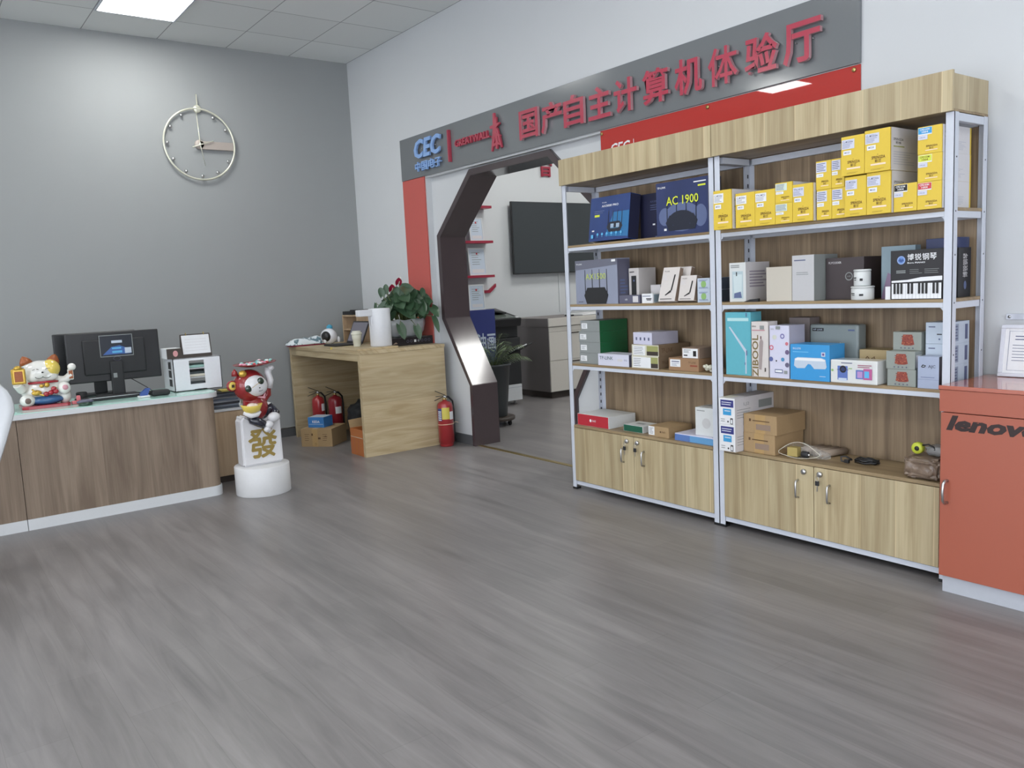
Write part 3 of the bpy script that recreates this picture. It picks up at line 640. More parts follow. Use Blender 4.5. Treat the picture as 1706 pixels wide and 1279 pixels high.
# ---- left unit, cabinet top
zt = ZT+.0006
M_redb = mat('box_red', (176, 44, 56), .4); M_wg = mat('box_white_grey', (206, 209, 208), .45)
carton('gift_box', 'flat white box with a red front, at the left end of the cabinet top', 'box', 3.700, 3.998, -.345, .24, zt, .076, M_wg, None, lambda f: (f.rect(.01, .02, .99, .98, M_redb), f.disc(.43, .5, .010, M_sticker), f.text('360', .48, .42, .60, .6, M_sticker)))
carton('phone_box', 'small white box with a dark green front, on the cabinet top', 'box', 4.100, 4.268, -.315, .14, zt, .042, M_wg, None, lambda f: f.rect(.02, .04, .98, .96, mat('box_deep_green', (30, 88, 68), .4)), None, lambda f: f.rect(.3, .4, .7, .62, M_gbx))
carton('phone_carton', 'small kraft carton with a white label, on the left cabinet top', 'box', 4.338, 4.502, -.335, .20, zt, .062, M_kraft, None, lambda f: (f.disc(.6, .5, .006, M_kraftd), f.text('360', .66, .42, .84, .6, M_kraftd)), part=lambda F3: (F3[0].rect(.0, .1, .30, .94, M_sticker), F3[0].lines(.04, .2, .26, .85, 5, M_ink, .3)), rot=-.02)
carton('keyboard_box', 'flat box with white lid and blue front, under the upright white box', 'box', 4.551, 4.834, -.342, .19, zt, .042, M_lil, None, lambda f: (f.rect(0, .02, 1, .88, mat('box_cornflower', (88, 118, 176), .4)), f.rect(.4, .02, 1, .88, mat('box_sky', (96, 150, 196), .4))))
carton('white_box', 'upright plain white box standing on the flat blue-fronted box', 'box', 4.682, 4.826, -.312, .12, zt+.0425, .160, M_wg, None, lambda f: (f.lines(.08, .86, .5, .92, 1, M_gbx, .5), f.disc(.55, .45, .03, mat('print_faint', (190, 190, 190), .5))))
# crumpled little plastic bag by the middle posts
mb = MB(); rnd = random.Random(3)
for k in range(9): mb.ell((4.80+rnd.uniform(-.018, .018), -.335+rnd.uniform(-.01, .01), zc+.008+rnd.uniform(0, .03)), .012, .010, .008+rnd.random()*.006, M_cream, 7, 4, Matrix.Rotation(rnd.random()*3, 3, 'Y'))
tag(mb.build('plastic_bag', loc=(4.80, -.335, zc)), 'small crumpled pale plastic bag beside the middle posts, third shelf', 'bag')
#=PART4=
# ---- right unit, second shelf
M_purp = mat('box_violet_grey', (150, 142, 156), .5)
def art_pitcher(f):
    f.rect(.18, .08, .84, .78, mat('print_mist', (176, 194, 200), .35)); f.poly([(.30, .12), (.74, .12), (.78, .7), (.24, .7)], mat('print_clear', (198, 212, 214), .3)); f.poly([(.28, .10), (.76, .10), (.70, .26), (.3, .22)], M_slate); f.rect(.42, .66, .48, .76, M_ink); f.lines(.1, .86, .95, .95, 2, M_gbx, .5, 2)
carton('pitcher_box', 'white box picturing a clear jug, at the left of the second shelf', 'box', 4.955, 5.060, -.335, .20, zb, .205, M_wg, None, art_pitcher, lambda f: (f.rect(0, 0, 1, 1, M_cside), f.lines(.15, .35, .9, .8, 6, M_purp, .5, 7)))
mb = MB(); mb.prism([(5.06, zb), (5.15, zb), (5.15, zb+.016), (5.10, zb+.012)], -.356, -.339, M_matteblack); tag(mb.build('pocket_tool', loc=(5.1, -.35, zb)), 'small black wedge-shaped tool lying at the front edge of the second shelf', 'tool')
M_beige = mat('box_beige', (190, 184, 172), .5, bscale=8)
carton('plain_box', 'plain beige box left of the taller grey-white box', 'box', 5.190, 5.338, -.340, .16, zb, .172, M_beige)
carton('phone_box', 'tall grey-white box with faint print, left of the dark box', 'box', 5.342, 5.463, -.342, .20, zb, .222, mat('box_pale_grey', (184, 184, 186), .5), None, lambda f: (f.lines(.1, .87, .62, .91, 1, M_inkblue, .6, 3, 0), f.lines(.2, .56, .85, .64, 2, M_gbx, .4, 9)), lambda f: f.rect(0, 0, 1, 1, M_gbx))
carton('lens_box', 'dark brown box with a round ring emblem', 'box', 5.468, 5.665, -.25, .17, zb, .200, mat('box_umber', (66, 58, 60), .45), None, lambda f: (f.text('FLYCODER', .08, .86, .42, .91, M_cside, off=.01), f.ring(.62, .55, .020, .015, M_gbx), f.text('AIR', .57, .53, .67, .57, M_gbx)))
def tubf(name, lab, cx, cyy, z, rr, h):
    t = thing(name, lab, 'tub', (cx, cyy, z), 'white round tubs')
    mb = MB(); mb.cyl((cx, cyy, z), rr, h*.86, M_wg, 'z', 28, .003); mb.build('tub', t)
    mb = MB(); mb.cyl((cx, cyy, z+h*.86), rr*1.04, h*.14, M_wg, 'z', 28, .003); mb.build('lid', t)
    mb = MB()
    for (a0, a1, b0, b1) in ((-1.35, -1.0, .3, .45), (-2.3, -1.8, .45, .52), (-2.2, -1.8, .34, .39)):
        vs = []; nn = 6
        for i in range(nn+1):
            a = a0+(a1-a0)*i/nn; vs += [(cx+(rr+.0008)*math.cos(a), cyy+(rr+.0008)*math.sin(a), z+h*b0), (cx+(rr+.0008)*math.cos(a), cyy+(rr+.0008)*math.sin(a), z+h*b1)]
        mb.add(vs, [(2*i, 2*i+2, 2*i+3, 2*i+1) for i in range(nn)], M_ink)
    mb.build('label', t)
tubf('round_tub', 'wide low white tub at the bottom of the pair before the dark box', 5.692, -.306, zb, .050, .063)
tubf('round_tub', 'narrower white tub standing on the wide one', 5.690, -.306, zb+.0645, .037, .076)
M_aqua = mat('box_grey_aqua', (136, 156, 166), .4)
carton('tablet_box', 'large pale grey-blue box behind the keyboard carton', 'box', 5.742, 5.90, -.235, .05, zb, .238, M_aqua, None, lambda f: (f.poly([(.0, .0), (.55, .0), (.5, .4), (.2, .5)], mat('print_mauve', (140, 120, 146), .4)),), rot=0)
carton('cream_box', 'tiny slim white box standing left of the keyboard carton', 'box', 5.822, 5.846, -.345, .024, zb, .058, M_sticker)
def art_piano(f):
    K = M_ink; f.rect(.02, .02, .99, .985, mat('carton_black', (36, 35, 38), .45)); f.disc(.21, .80, .0185, mat('emblem_blue', (96, 134, 196), .4)); f.ring(.21, .80, .0165, .0150, M_pale)
    f.poly([(.155, .79), (.19, .84), (.21, .81), (.235, .83), (.265, .79), (.21, .755)], mat('emblem_dark', (52, 82, 142), .4))
    for i, c in enumerate('博锐钢琴'): f.text(c, .33+.142*i, .785, .455+.142*i, .92, M_sticker, off=.006)
    f.text('Bora PIANO', .335, .725, .67, .755, M_sticker, off=.02); f.lines(.12, .53, .30, .60, 2, M_gbx, .6, 1, 0)
    f.lines(.38, .51, .62, .62, 3, M_gbx, .22, 2, .3); f.lines(.66, .51, .95, .62, 3, M_gbx, .22, 3, .3)
    f.poly([(.03, .385), (.35, .40), (.6, .445), (.99, .46), (.99, .375), (.03, .345)], M_sticker)
    f.rect(.03, .01, .99, .335, M_ink); n = 14
    for i in range(n): f.rect(.035+.068*i, .015, .035+.068*i+.0645, .325, M_sticker)
    for i in range(n):
        if i % 7 in (0, 1, 2, 4, 5): f.rect(.035+.068*(i+1)-.024, .115, .035+.068*(i+1)+.018, .33, M_ink)
def side_piano(f):
    f.rect(0, 0, 1, 1, mat('carton_black', (36, 35, 38), .45)); f.text('博锐钢琴', .36, .40, .74, .88, M_cside, rot=True); f.disc(.55, .24, .012, M_slate, .018)
carton('keyboard_carton', 'black carton picturing piano keys, front one of two', 'box', 5.850, 6.080, -.352, .120, zb, .214, M_matteblack, 'black keyboard cartons', art_piano, side_piano)
carton('keyboard_carton', 'black carton standing behind the one picturing piano keys', 'box', 5.905, 6.080, -.222, .115, zb, .214, M_matteblack, 'black keyboard cartons', None, side_piano)
carton('folded_box', 'dim blue flat box lying on top of the rear black carton', 'box', 5.93, 6.07, -.20, .10, zb+.2145, .045, M_navy)
# ---- right unit, third shelf
def art_teal(f):
    f.rect(.08, .86, .92, .91, mat('print_ice', (176, 214, 216), .35)); f.poly([(.14, .76), (.19, .77), (.84, .40), (.80, .35)], M_pale); f.rect(.78, .03, .83, .36, M_pale); f.rect(.82, .32, .86, .40, M_slate); f.rect(.76, .17, .79, .21, M_slate); f.rect(.82, .93, .86, .99, M_slate)
carton('desk_lamp_box', 'tall teal box picturing a white folding lamp', 'box', 4.936, 5.098, -.350, .09, zc, .333, mat('box_teal', (96, 172, 186), .35), None, art_teal, bev=.001)
def art_zib(f):
    O = mat('print_khaki', (120, 104, 64), .5); f.text('ZIBOOL', .04, .0, .42, .76, O, off=.02, rot=True); f.rect(.40, .0, .41, .01, O)
    f.poly([(.44, .14), (.60, .13), (.72, .64), (.66, .68), (.52, .67), (.48, .62)], mat('print_warm_grey', (160, 148, 146), .35)); f.rect(.55, .68, .61, .74, mat('print_plum', (96, 60, 66), .4)); f.rect(.52, .86, .78, .93, M_gbx); f.text('ziboo', .05, .905, .30, .935, M_dk); f.lines(.05, .83, .82, .86, 1, mat('print_rose', (190, 130, 140), .5), .5, 2, 0); f.rect(.80, .10, .87, .17, M_dk)
carton('toothbrush_box', 'tall white box with khaki sideways lettering and a grey handle', 'box', 5.108, 5.210, -.358, .08, zc, .285, M_leanw, None, art_zib)
def art_rings(f):
    for a, b, c, rr in ((.27, .78, (206, 208, 196), .011), (.66, .8, (120, 116, 170), .013), (.88, .66, (196, 110, 120), .009), (.10, .58, (200, 110, 126), .013), (.90, .50, (110, 96, 130), .012), (.08, .36, (90, 100, 150), .012), (.68, .36, (80, 140, 180), .010), (.90, .26, (100, 96, 120), .012)):
        mm = mat('dot_%d_%d' % c[:2], c, .4); (f.ring if rr > .0125 else f.disc)(a, b, rr, rr*.55 if rr > .0125 else mm, *([mm] if rr > .0125 else []))
    f.ring(.27, .78, .012, .007, mat('dot_206_208', (206, 208, 196), .4)); f.disc(.36, .33, .004, M_ink); f.rect(.28, .10, .68, .17, M_slate); f.rect(.31, .115, .65, .155, M_sticker); f.rect(.75, .09, .92, .15, M_gbx); f.rect(.34, .93, .56, .99, M_gbx); f.text('tata', .08, .92, .24, .95, M_gbx)
carton('toy_box', 'tall white box dotted with coloured rings and discs', 'box', 5.219, 5.334, -.358, .13, zc, .266, M_lil, None, art_rings, lambda f: f.rect(0, 0, 1, 1, mat('carton_side_lilac', (176, 172, 186), .5)))
carton('plain_box', 'dim grey box at the very back, above the toy and eye massager boxes', 'box', 5.205, 5.325, -.17, .09, zc, .295, mat('box_taupe', (124, 114, 112), .6))
def art_eye(f):
    c = f.w; P = [(.10, .40), (.12, .60), (.2, .64), (.8, .64), (.90, .60), (.93, .40), (.90, .34), (.62, .33), (.53, .45), (.46, .46), (.38, .34), (.18, .33)]
    f.poly(P[:9]+P[9:], M_pale); f.poly([(.12, .58), (.2, .62), (.8, .62), (.90, .58), (.88, .55), (.14, .55)], M_sticker); f.text('SKG EYE', .07, .86, .28, .91, M_sticker); f.lines(.07, .76, .5, .82, 1, mat('print_azure', (120, 190, 226), .4), .3); f.rect(.80, .68, .90, .80, M_pale); f.disc(.85, .74, .006, mat('print_violet', (110, 80, 140), .4)); f.lines(.76, .12, .92, .15, 1, M_pale, .5)
carton('massager_box', 'bright blue box picturing a white eye massager', 'box', 5.345, 5.560, -.366, .13, zc, .176, mat('box_bright_blue', (58, 146, 204), .38), None, art_eye)
mb = MB(); x0, x1, y0, z0, z1 = 5.335, 5.60, -.185, zc, zc+.262
mb.box(x0, y0, z0, x1, y0+.075, z1, mat('box_sage_grey', (132, 142, 142), .35), .012, 3); f = Face(mb, (x0, y0, z0), (1, 0, 0), (0, 0, 1), x1-x0, z1-z0)
f.rect(.06, .87, .30, .93, M_ink); f.text('HP LINK', .08, .885, .28, .915, M_pale); f.rect(.80, .88, .93, .91, M_slate); f.poly([(.42, .35), (.80, .3), (.72, .52), (.6, .60), (.5, .6)], M_gbx); f.poly([(.48, .38), (.66, .38), (.64, .60), (.58, .62), (.50, .55)], M_ink); f.rect(.64, .36, .652, .66, M_sticker)
tag(mb.build('webcam_box', loc=((x0+x1)/2, y0, z0)), 'rounded grey-green box behind the eye massager box', 'box')
def art_cam(f):
    P_ = mat('print_periwinkle', (90, 112, 176), .4); f.rect(.16, .14, .38, .74, P_); f.rect(.18, .10, .36, .22, M_pale); f.disc(.28, .60, .017, M_ink); f.disc(.28, .60, .010, M_navy); f.lines(.15, .56, .40, .6, 1, M_navy, .5, 0, 0); f.lines(.24, .84, .48, .9, 1, M_inkblue, .6, 0, 0); f.rect(.40, .62, .48, .66, M_sgrn); f.disc(.05, .54, .006, M_sgrn)
    f.rect(.56, .22, .78, .60, P_); f.rect(.59, .27, .70, .54, mat('print_orchid', (176, 140, 190), .4)); f.rect(.72, .2, .90, .66, mat('print_raspberry', (176, 90, 140), .4)); f.rect(.74, .28, .84, .56, M_sky); f.lines(.60, .68, .92, .84, 2, mat('print_berry', (150, 70, 100), .4), .4, 3); f.rect(.495, 0, .4975, 1, M_cside)
carton('camera_box', 'glossy white wrapped box picturing blue and pink toy cameras', 'box', 5.566, 5.800, -.368, .10, zc, .110, mat('box_shrink_white', (214, 216, 214), .18, coat=.6), None, art_cam, bev=.006)
carton('plain_carton', 'long kraft carton lying at the back behind the white camera box', 'box', 5.615, 5.82, -.20, .11, zc, .145, mat('kraft_pale', (176, 156, 116), .7), None, lambda f: f.text('A4', .12, .66, .4, .78, M_kraftd))
M_silv = mat('box_silver_green', (142, 148, 142), .35, .1); M_rose = mat('print_terracotta', (140, 66, 54), .45); M_rosed = mat('print_maroon', (112, 46, 44), .45)
def art_gin(f):
    f.poly([(.30, .32), (.36, .86), (.68, .86), (.76, .32), (.64, .26), (.42, .26)], M_rose)
    rnd = random.Random(5)
    for k in range(26):
        a, b = rnd.uniform(.34, .72), rnd.uniform(.30, .82); f.rect(a-.022, b-.02, a+.022, b+.02, M_rosed if k % 2 else M_orange)
    for k in range(4): f.disc(.32+.14*k, .13, .0035, M_dgrey)
M_orange = mat('print_orange', (180, 104, 70), .45)
carton('tonic_box', 'silver box with red ornament, bottom of three', 'box', 5.832, 5.962, -.340, .10, zc, .076, M_silv, 'silver boxes with red ornament', art_gin)
carton('tonic_box', 'silver box with red ornament, middle of three', 'box', 5.826, 5.958, -.340, .11, zc+.0765, .080, M_silv, 'silver boxes with red ornament', art_gin, lambda f: f.rect(.05, .1, .5, .8, M_cside))
carton('tonic_box', 'silver box with red ornament, top of three and set to the right', 'box', 5.828, 5.957, -.285, .10, zc+.157, .082, M_silv, 'silver boxes with red ornament', art_gin)
carton('cup_box', 'upright silver box with dark AJC lettering', 'box', 5.978, 6.070, -.356, .078, zc, .140, mat('box_bluish_silver', (158, 168, 190), .35, .1), None, lambda f: (f.text('AJC', .50, .62, .84, .74, M_ink), f.poly([(.16, .68), (.24, .75), (.40, .72), (.34, .66), (.22, .65)], M_ink), f.poly([(.2, .68), (.3, .72), (.34, .69)], M_pale), f.lines(.16, .34, .8, .37, 1, M_slate, .5, 0, 0), f.rect(0, .28, 1, .285, M_slate)), lambda f: f.rect(0, 0, 1, 1, mat('carton_navy_black', (44, 44, 56), .4)))
def art_w(f): f.lines(.12, .74, .4, .84, 1, M_inkblue, .5); f.rect(.45, .42, .65, .47, M_ink); f.disc(.55, .22, .004, M_slate); f.lines(.8, .7, .98, .9, 2, M_slate, .5)
def side_w(f): f.rect(0, 0, 1, 1, M_pale); f.rect(.05, .1, .4, .9, mat('print_grey_blue', (140, 152, 172), .45)); f.lines(.1, .15, .36, .85, 5, M_inkblue, .5, 4); f.rect(.75, .15, .9, .85, M_inkblue)
for k, (lb, h) in enumerate((('white box with blue-grey sides, bottom of the stack behind the AJC box', .095), ('white box with blue-grey sides, middle of the stack behind the AJC box', .092), ('white box with blue-grey sides, top of the stack by the right post', .094))):
    carton('earphone_box', lb, 'box', 5.968, 6.078, -.270, .165, zc+(0, .0955, .188)[k], h, M_pale, 'white boxes stacked by the right post', art_w, side_w)
# ---- right unit, cabinet top
def art_ton(f):
    f.rect(.10, .66, .92, .93, mat('toner_navy', (52, 56, 122), .4)); f.lines(.17, .72, .82, .88, 2, M_sticker, .3, 3, .2); f.rect(.26, .36, .78, .60, mat('toner_sky', (60, 150, 200), .4)); f.rect(.36, .5, .72, .54, M_pale)
    f.rect(.72, .03, .88, .26, M_ink); f.poly([(.75, .06), (.85, .06), (.85, .18), (.80, .23), (.75, .18)], M_sticker); f.lines(.12, .08, .5, .24, 2, M_gbx, .3, 6); f.disc(.58, .12, .005, M_ink)
def side_ton(f): f.rect(0, 0, 1, 1, M_cside); f.text('LJ2', .22, .66, .36, .80, M_gbx); f.lines(.05, .2, .5, .6, 4, M_gbx, .2, 5); f.rect(.6, .5, .95, .8, M_gbx)
carton('toner_box', 'white toner box with navy and blue labels, upper of the two', 'box', 4.928, 5.032, -.405, .335, zt+.1455, .143, M_paper, 'white toner boxes', art_ton, side_ton, lambda f: (f.rect(0, 0, 1, 1, M_cside), f.rect(.0, .01, .6, .3, M_cream)))
carton('toner_box', 'white toner box with navy and blue labels, lower of the two', 'box', 4.928, 5.032, -.405, .335, zt, .145, M_paper, 'white toner boxes', art_ton, side_ton)
def art_cb(f): f.rect(.35, .0, .66, 1, mat('packing_tape', (172, 142, 96), .3)); f.rect(.17, .62, .23, .76, M_kraftd); f.lines(.28, .62, .8, .72, 1, M_kraftd, .5, 3, .1); f.rect(.38, .2, .82, .5, M_brs)
carton('parcel', 'kraft parcel sealed with tape, upper of two beside the toner boxes', 'box', 5.038, 5.244, -.340, .25, zt+.1045, .100, M_kraft, 'kraft parcels', art_cb)
carton('parcel', 'kraft parcel sealed with tape, lower of two beside the toner boxes', 'box', 5.036, 5.232, -.340, .25, zt, .104, M_kraft, 'kraft parcels', art_cb)
# open clear zip bag with a small carton and cardboard tubes behind
M_film = mat('clear_film', (226, 226, 222), .12, alpha=.22); M_filme = mat('film_edge', (206, 202, 184), .3)
bag = thing('zip_bag', 'clear plastic zip bag lying open-mouthed beside the kraft parcels', 'bag', (5.33, -.28, zt))
mb = MB(); nn = 24; up = []; lo = []
for i in range(nn+1):
    a = i/nn; x = 5.245+.225*a; s_ = math.sin(PI*a)
    up.append((x, -.325+.02*a, zt+.028+.055*s_)); lo.append((x, -.340+.02*a, zt+.022-.019*s_))
vs = []; fs = []
for i, (p, q) in enumerate(zip(up, lo)):
    k = 1-abs(2*i/nn-1)
    vs += [p, (p[0]+.01, p[1]+.03, zt+.03+.05*k), (p[0]+.02, p[1]+.06, zt+.03+.035*k), (q[0]+.02, q[1]+.075, zt+.004), (q[0]+.01, q[1]+.04, zt+.002), q]
for i in range(nn):
    for k in range(5): fs.append((6*i+k, 6*i+k+1, 6*i+7+k, 6*i+6+k))
mb.add(vs, fs, M_film, True); mb.build('film', bag)
mb = MB(); mb.tube(up+lo[::-1][1:-1], .0016, M_filme, 5, closed=True); mb.build('zip_rim', bag)
carton('small_carton', 'little yellowish carton inside the open plastic bag', 'box', 5.290, 5.345, -.322, .04, zt+.006, .046, mat('carton_mustard', (166, 148, 88), .6), rot=.1)
mb = MB(); mb.cyl((5.362, -.298, zt+.0205), .016, .04, M_matteblack, 'x', 16, .004); mb.cyl((5.365, -.298, zt+.0205), .008, .045, M_steel, 'x', 14, .002); tag(mb.build('metal_fitting', loc=(5.39, -.29, zt)), 'black and steel fitting inside the plastic bag, right of the little carton', 'fitting')
for k, lb in enumerate(('leftmost', 'second from the left', 'third from the left', 'rightmost')):
    mb = MB(); a = (5.305+.043*k, -.235-.012*(k % 2), zt+.019); b = (5.345+.043*k, -.085, zt+.019)
    mb.tube([a, b], .0175, mat('tube_greige', (150, 136, 122), .7), 18)
    tag(mb.build('cardboard_tube', loc=a), 'greige cardboard tube behind the open plastic bag, %s of the row' % lb, 'tube', 'cardboard tubes behind the bag')
# black cable bundle
mb = MB(); pts = []
for k in range(90):
    t_ = k/90*2*PI*5; pts.append((5.665+.052*math.cos(t_)+.004*math.sin(3*t_), -.215+.020*math.sin(t_)+.012*math.cos(t_*.7), zt+.006+.016*k/90+.003*math.sin(5*t_)))
mb.tube(pts, .0042, M_black, 6); cb = thing('cable', 'coiled black cable bundle lying on the right cabinet top', 'cable', (5.66, -.21, zt)); mb.build('coil', cb)
mb = MB(); mb.tube([(5.60, -.235, zt+.012), (5.575, -.25, zt+.03), (5.555, -.26, zt+.028), (5.56, -.265, zt+.008), (5.585, -.26, zt+.005), (5.60, -.24, zt+.02)], .0045, M_black, 7); mb.box(5.575, -.268, zt+.001, 5.598, -.252, zt+.018, M_black, .003); mb.build('plug', cb)
# brown mesh sack, tape measure, grey bag
def lump(name, label, cat, c, r3, m, amp, sc, seed, sub=5, pw=.62):
    bmx = bmesh.new(); bmesh.ops.create_icosphere(bmx, subdivisions=sub, radius=1)
    from mathutils import noise
    for v in bmx.verts:
        n_ = v.co.normalized(); q = Vector([math.copysign(abs(a)**pw, a) for a in n_])
        k = 1+amp*noise.noise(n_*sc+Vector((seed, 0, 0)))+amp*.5*noise.noise(n_*sc*2.7+Vector((0, seed, 0)))
        v.co = Vector((c[0]+q.x*r3[0]*k, c[1]+q.y*r3[1]*k, max(c[2]+q.z*r3[2]*k, c[2]-r3[2]+.0)))
    mb = MB(); mb.bm(bmx, m, True); o = mb.build(name, loc=(c[0], c[1], c[2]-r3[2])); return tag(o, label, cat)
lump('mesh_sack', 'folded brown sack wrapped in film at the right end of the cabinet top', 'bag', (5.995, -.268, zt+.048), (.085, .088, .0475), mat('sack_brown', (120, 102, 86), .35, bscale=55, var=.4, bump=.8, coat=.3), .13, 5, 3, 5, .38)
lump('plastic_bag', 'crumpled clear grey plastic bag on top of the brown sack', 'bag', (6.03, -.25, zt+.122), (.05, .05, .0225), mat('film_grey', (150, 150, 150), .25, alpha=.75, bscale=40, var=.3), .25, 3, 9, 3)
tm = thing('tape_measure', 'lime yellow tape measure on the brown sack', 'tape measure', (5.953, -.30, zt+.103))
mb = MB(); mb.lathe([(.0, .0), (.022, .0), (.026, .006), (.026, .026), (.022, .032), (0, .032)], mat('tape_lime', (196, 206, 66), .4), (5.953, -.31, zt+.129), 22, 'y'); mb.build('case', tm)
mb = MB(); mb.lathe([(.0, 0), (.010, 0), (.011, .002), (0, .0025)], M_ink, (5.955, -.3125, zt+.129), 14, 'y'); mb.tube([(5.975, -.30, zt+.145), (6.0, -.295, zt+.15), (6.02, -.29, zt+.14), (6.03, -.3, zt+.128)], .004, M_ink, 6); mb.build('strap', tm)

# ------------------------------------------------------------------ orange cabinet at the right
M_or = mat('cabinet_orange', (162, 88, 68), .38, coat=.15, bscale=2); M_ort = mat('cabinet_top_orange', (172, 98, 80), .12, coat=.5); M_orl = mat('logo_black', (42, 26, 24), .4)
oc = thing('orange_cabinet', 'orange laminate cabinet with black lettering at the right edge', 'cabinet', (6.40, -.24, 0))
mb = MB(); mb.box(6.136, -.445, .075, 6.70, -.02, .776, M_or, .001); mb.build('body', oc)
mb = MB(); mb.box(6.144, -.452, 0, 6.69, -.06, .074, mat('plinth_silver', (176, 180, 188), .4)); mb.build('plinth', oc)
mb = MB(); mb.box(6.128, -.468, .777, 6.71, -.02, .868, M_or, .001); mb.build('drawer', oc)
mb = MB(); mb.box(6.124, -.472, .869, 6.716, -.016, .886, M_ort, .003); mb.build('top', oc)
mb = MB(); mb.box(6.134, -.466, .073, 6.70, -.447, .773, M_or, .001); dr = mb.build('door', oc)
f = None; mb = MB(); f = Face(mb, (0, -.466, 0), (1, 0, 0), (0, 0, 1), 1, 1); f.text('lenovo', 6.156, .700, 6.516, .764, M_orl, off=.048, shear=.25); mb.build('lettering', dr)
mb = MB(); mb.tube([(6.165, -.468, .487), (6.163, -.486, .487), (6.161, -.497, .475), (6.160, -.499, .44), (6.161, -.497, .405), (6.163, -.486, .393), (6.165, -.468, .393)], .0062, M_steel, 10); mb.build('handle', dr)
def frame_stand(label, x0, x1, z0, h, y, lean, mfr, cat='picture frame', art=None):
    t = thing('document_frame', label, cat, ((x0+x1)/2, y, z0)); Mx = Matrix.Translation(((x0+x1)/2, y, z0)) @ Matrix.Rotation(-lean, 4, 'X') @ Matrix.Translation((-(x0+x1)/2, -y, -z0))
    b = .016; mb = MB(Mx)
    mb.box(x0, y-.012, z0, x1, y, z0+b, mfr, .002); mb.box(x0, y-.012, z0+h-b, x1, y, z0+h, mfr, .002); mb.box(x0, y-.012, z0+b, x0+b, y, z0+h-b, mfr, .002); mb.box(x1-b, y-.012, z0+b, x1, y, z0+h-b, mfr, .002); mb.build('frame', t)
    mb = MB(Mx); mb.box(x0+b, y-.005, z0+b, x1-b, y-.001, z0+h-b, M_paper); f = Face(mb, (x0+b, y-.005, z0+b), (1, 0, 0), (0, 0, 1), x1-x0-2*b, h-2*b)
    if art: art(f)
    mb.build('document', t); return t
def art_doc(f):
    for a in ((.06, .06, .94, .065), (.06, .935, .94, .94), (.06, .06, .065, .94), (.935, .06, .94, .94)): f.rect(*a, M_slate)
    f.lines(.15, .72, .6, .86, 2, M_inkblue, .3, 3); f.lines(.12, .25, .88, .66, 6, M_inkblue, .16, 8, .5)
frame_stand('white-framed printed document leaning on the wall above the orange cabinet', 6.19, 6.50, .8866, .225, -.075, .16, mat('frame_white', (206, 208, 216), .35), art=art_doc)
mb = MB(); mb.box(6.18, -.010, .94, 6.46, -.0005, 1.095, M_strip, .002); tag(mb.build('red_plaque', loc=(6.3, -.005, .94)), 'red plaque on the wall, mostly hidden by the white-framed document', 'plaque')
mb = MB(); mb.box(6.19, -.012, 1.13, 6.52, -.0005, 1.155, mat('clear_strip', (186, 190, 200), .1), .001)
mb.cyl((6.205, -.016, 1.142), .006, .004, M_steel, 'y', 12); tag(mb.build('wall_strip', loc=(6.35, -.005, 1.13)), 'thin translucent strip screwed to the wall above the document frame', 'wall strip')
#=PART5=
# ------------------------------------------------------------------ ash wood table in the corner
HT = .895
tb = thing('reception_table', 'light ash box table with open front standing in the corner', 'table', (.83, -.45, 0))
mb = MB(); mb.box(.075, -.866, HT-.03, 1.590, -.03, HT, M_tablewoodx, .002); mb.build('tabletop', tb)
mb = MB(); mb.box(.12, -.862, HT-.085, 1.545, -.842, HT-.0305, M_tablewoodx, .001); mb.build('apron', tb)
mb = MB(); mb.box(.08, -.862, 0, .119, -.035, HT-.0305, M_tablewood, .001); mb.build('side_panel', tb)
mb = MB(); mb.box(1.546, -.862, 0, 1.586, -.035, HT-.0305, M_tablewood, .001); mb.build('side_panel', tb)
mb = MB(); mb.box(.12, -.10, .0, 1.545, -.08, HT-.0305, M_tablewoodx, .001); mb.build('back_panel', tb)
z = HT+.0006
# plush bag / printed plastic bag
def sheetbag(name, label, cat, cx, cyy, z, rx, ry, h, m, m2, seed):
    from mathutils import noise
    t = thing(name, label, cat, (cx, cyy, z)); n_ = 36
    for part, sx, hh, zz, mm, am in (('lining', 1.0, h*.45, 0, m2, .05), ('printed_sheet', 1.06, h, h*.22, m, .12)):
        vs = []; fs = []
        rings = 9
        for i in range(rings+1):
            for k in range(n_):
                a = 2*PI*k/n_; q = i/rings; R = q**.7
                w_ = 1+am*noise.noise(Vector((2*math.cos(a), 2*math.sin(a), seed)))
                e = (abs(math.cos(a))**.6*math.copysign(1, math.cos(a)), abs(math.sin(a))**.6*math.copysign(1, math.sin(a)))
                x = cx+rx*sx*R*w_*e[0]; y = cyy+ry*sx*R*w_*e[1]
                hz = zz+hh*(1-q**2.6)*(.75+.5*noise.noise(Vector((x*9, y*9, seed))))+(.012 if part != 'lining' else 0)*noise.noise(Vector((x*30, y*30, seed)))
                vs.append((x, y, z+max(.002, hz)))
        for i in range(rings):
            for k in range(n_): fs.append((i*n_+k, (i+1)*n_+k, (i+1)*n_+(k+1) % n_, i*n_+(k+1) % n_))
        b0 = len(vs)
        for k in range(n_): p = vs[rings*n_+k]; vs.append((p[0], p[1], z+(.0 if part == 'lining' else h*.16)))
        for k in range(n_): fs.append((rings*n_+k, b0+k, b0+(k+1) % n_, rings*n_+(k+1) % n_))
        fs.append(tuple(reversed([b0+k for k in range(n_)])))
        mb = MB(); mb.add(vs, fs, mm, True); mb.build(part, t)
    return t
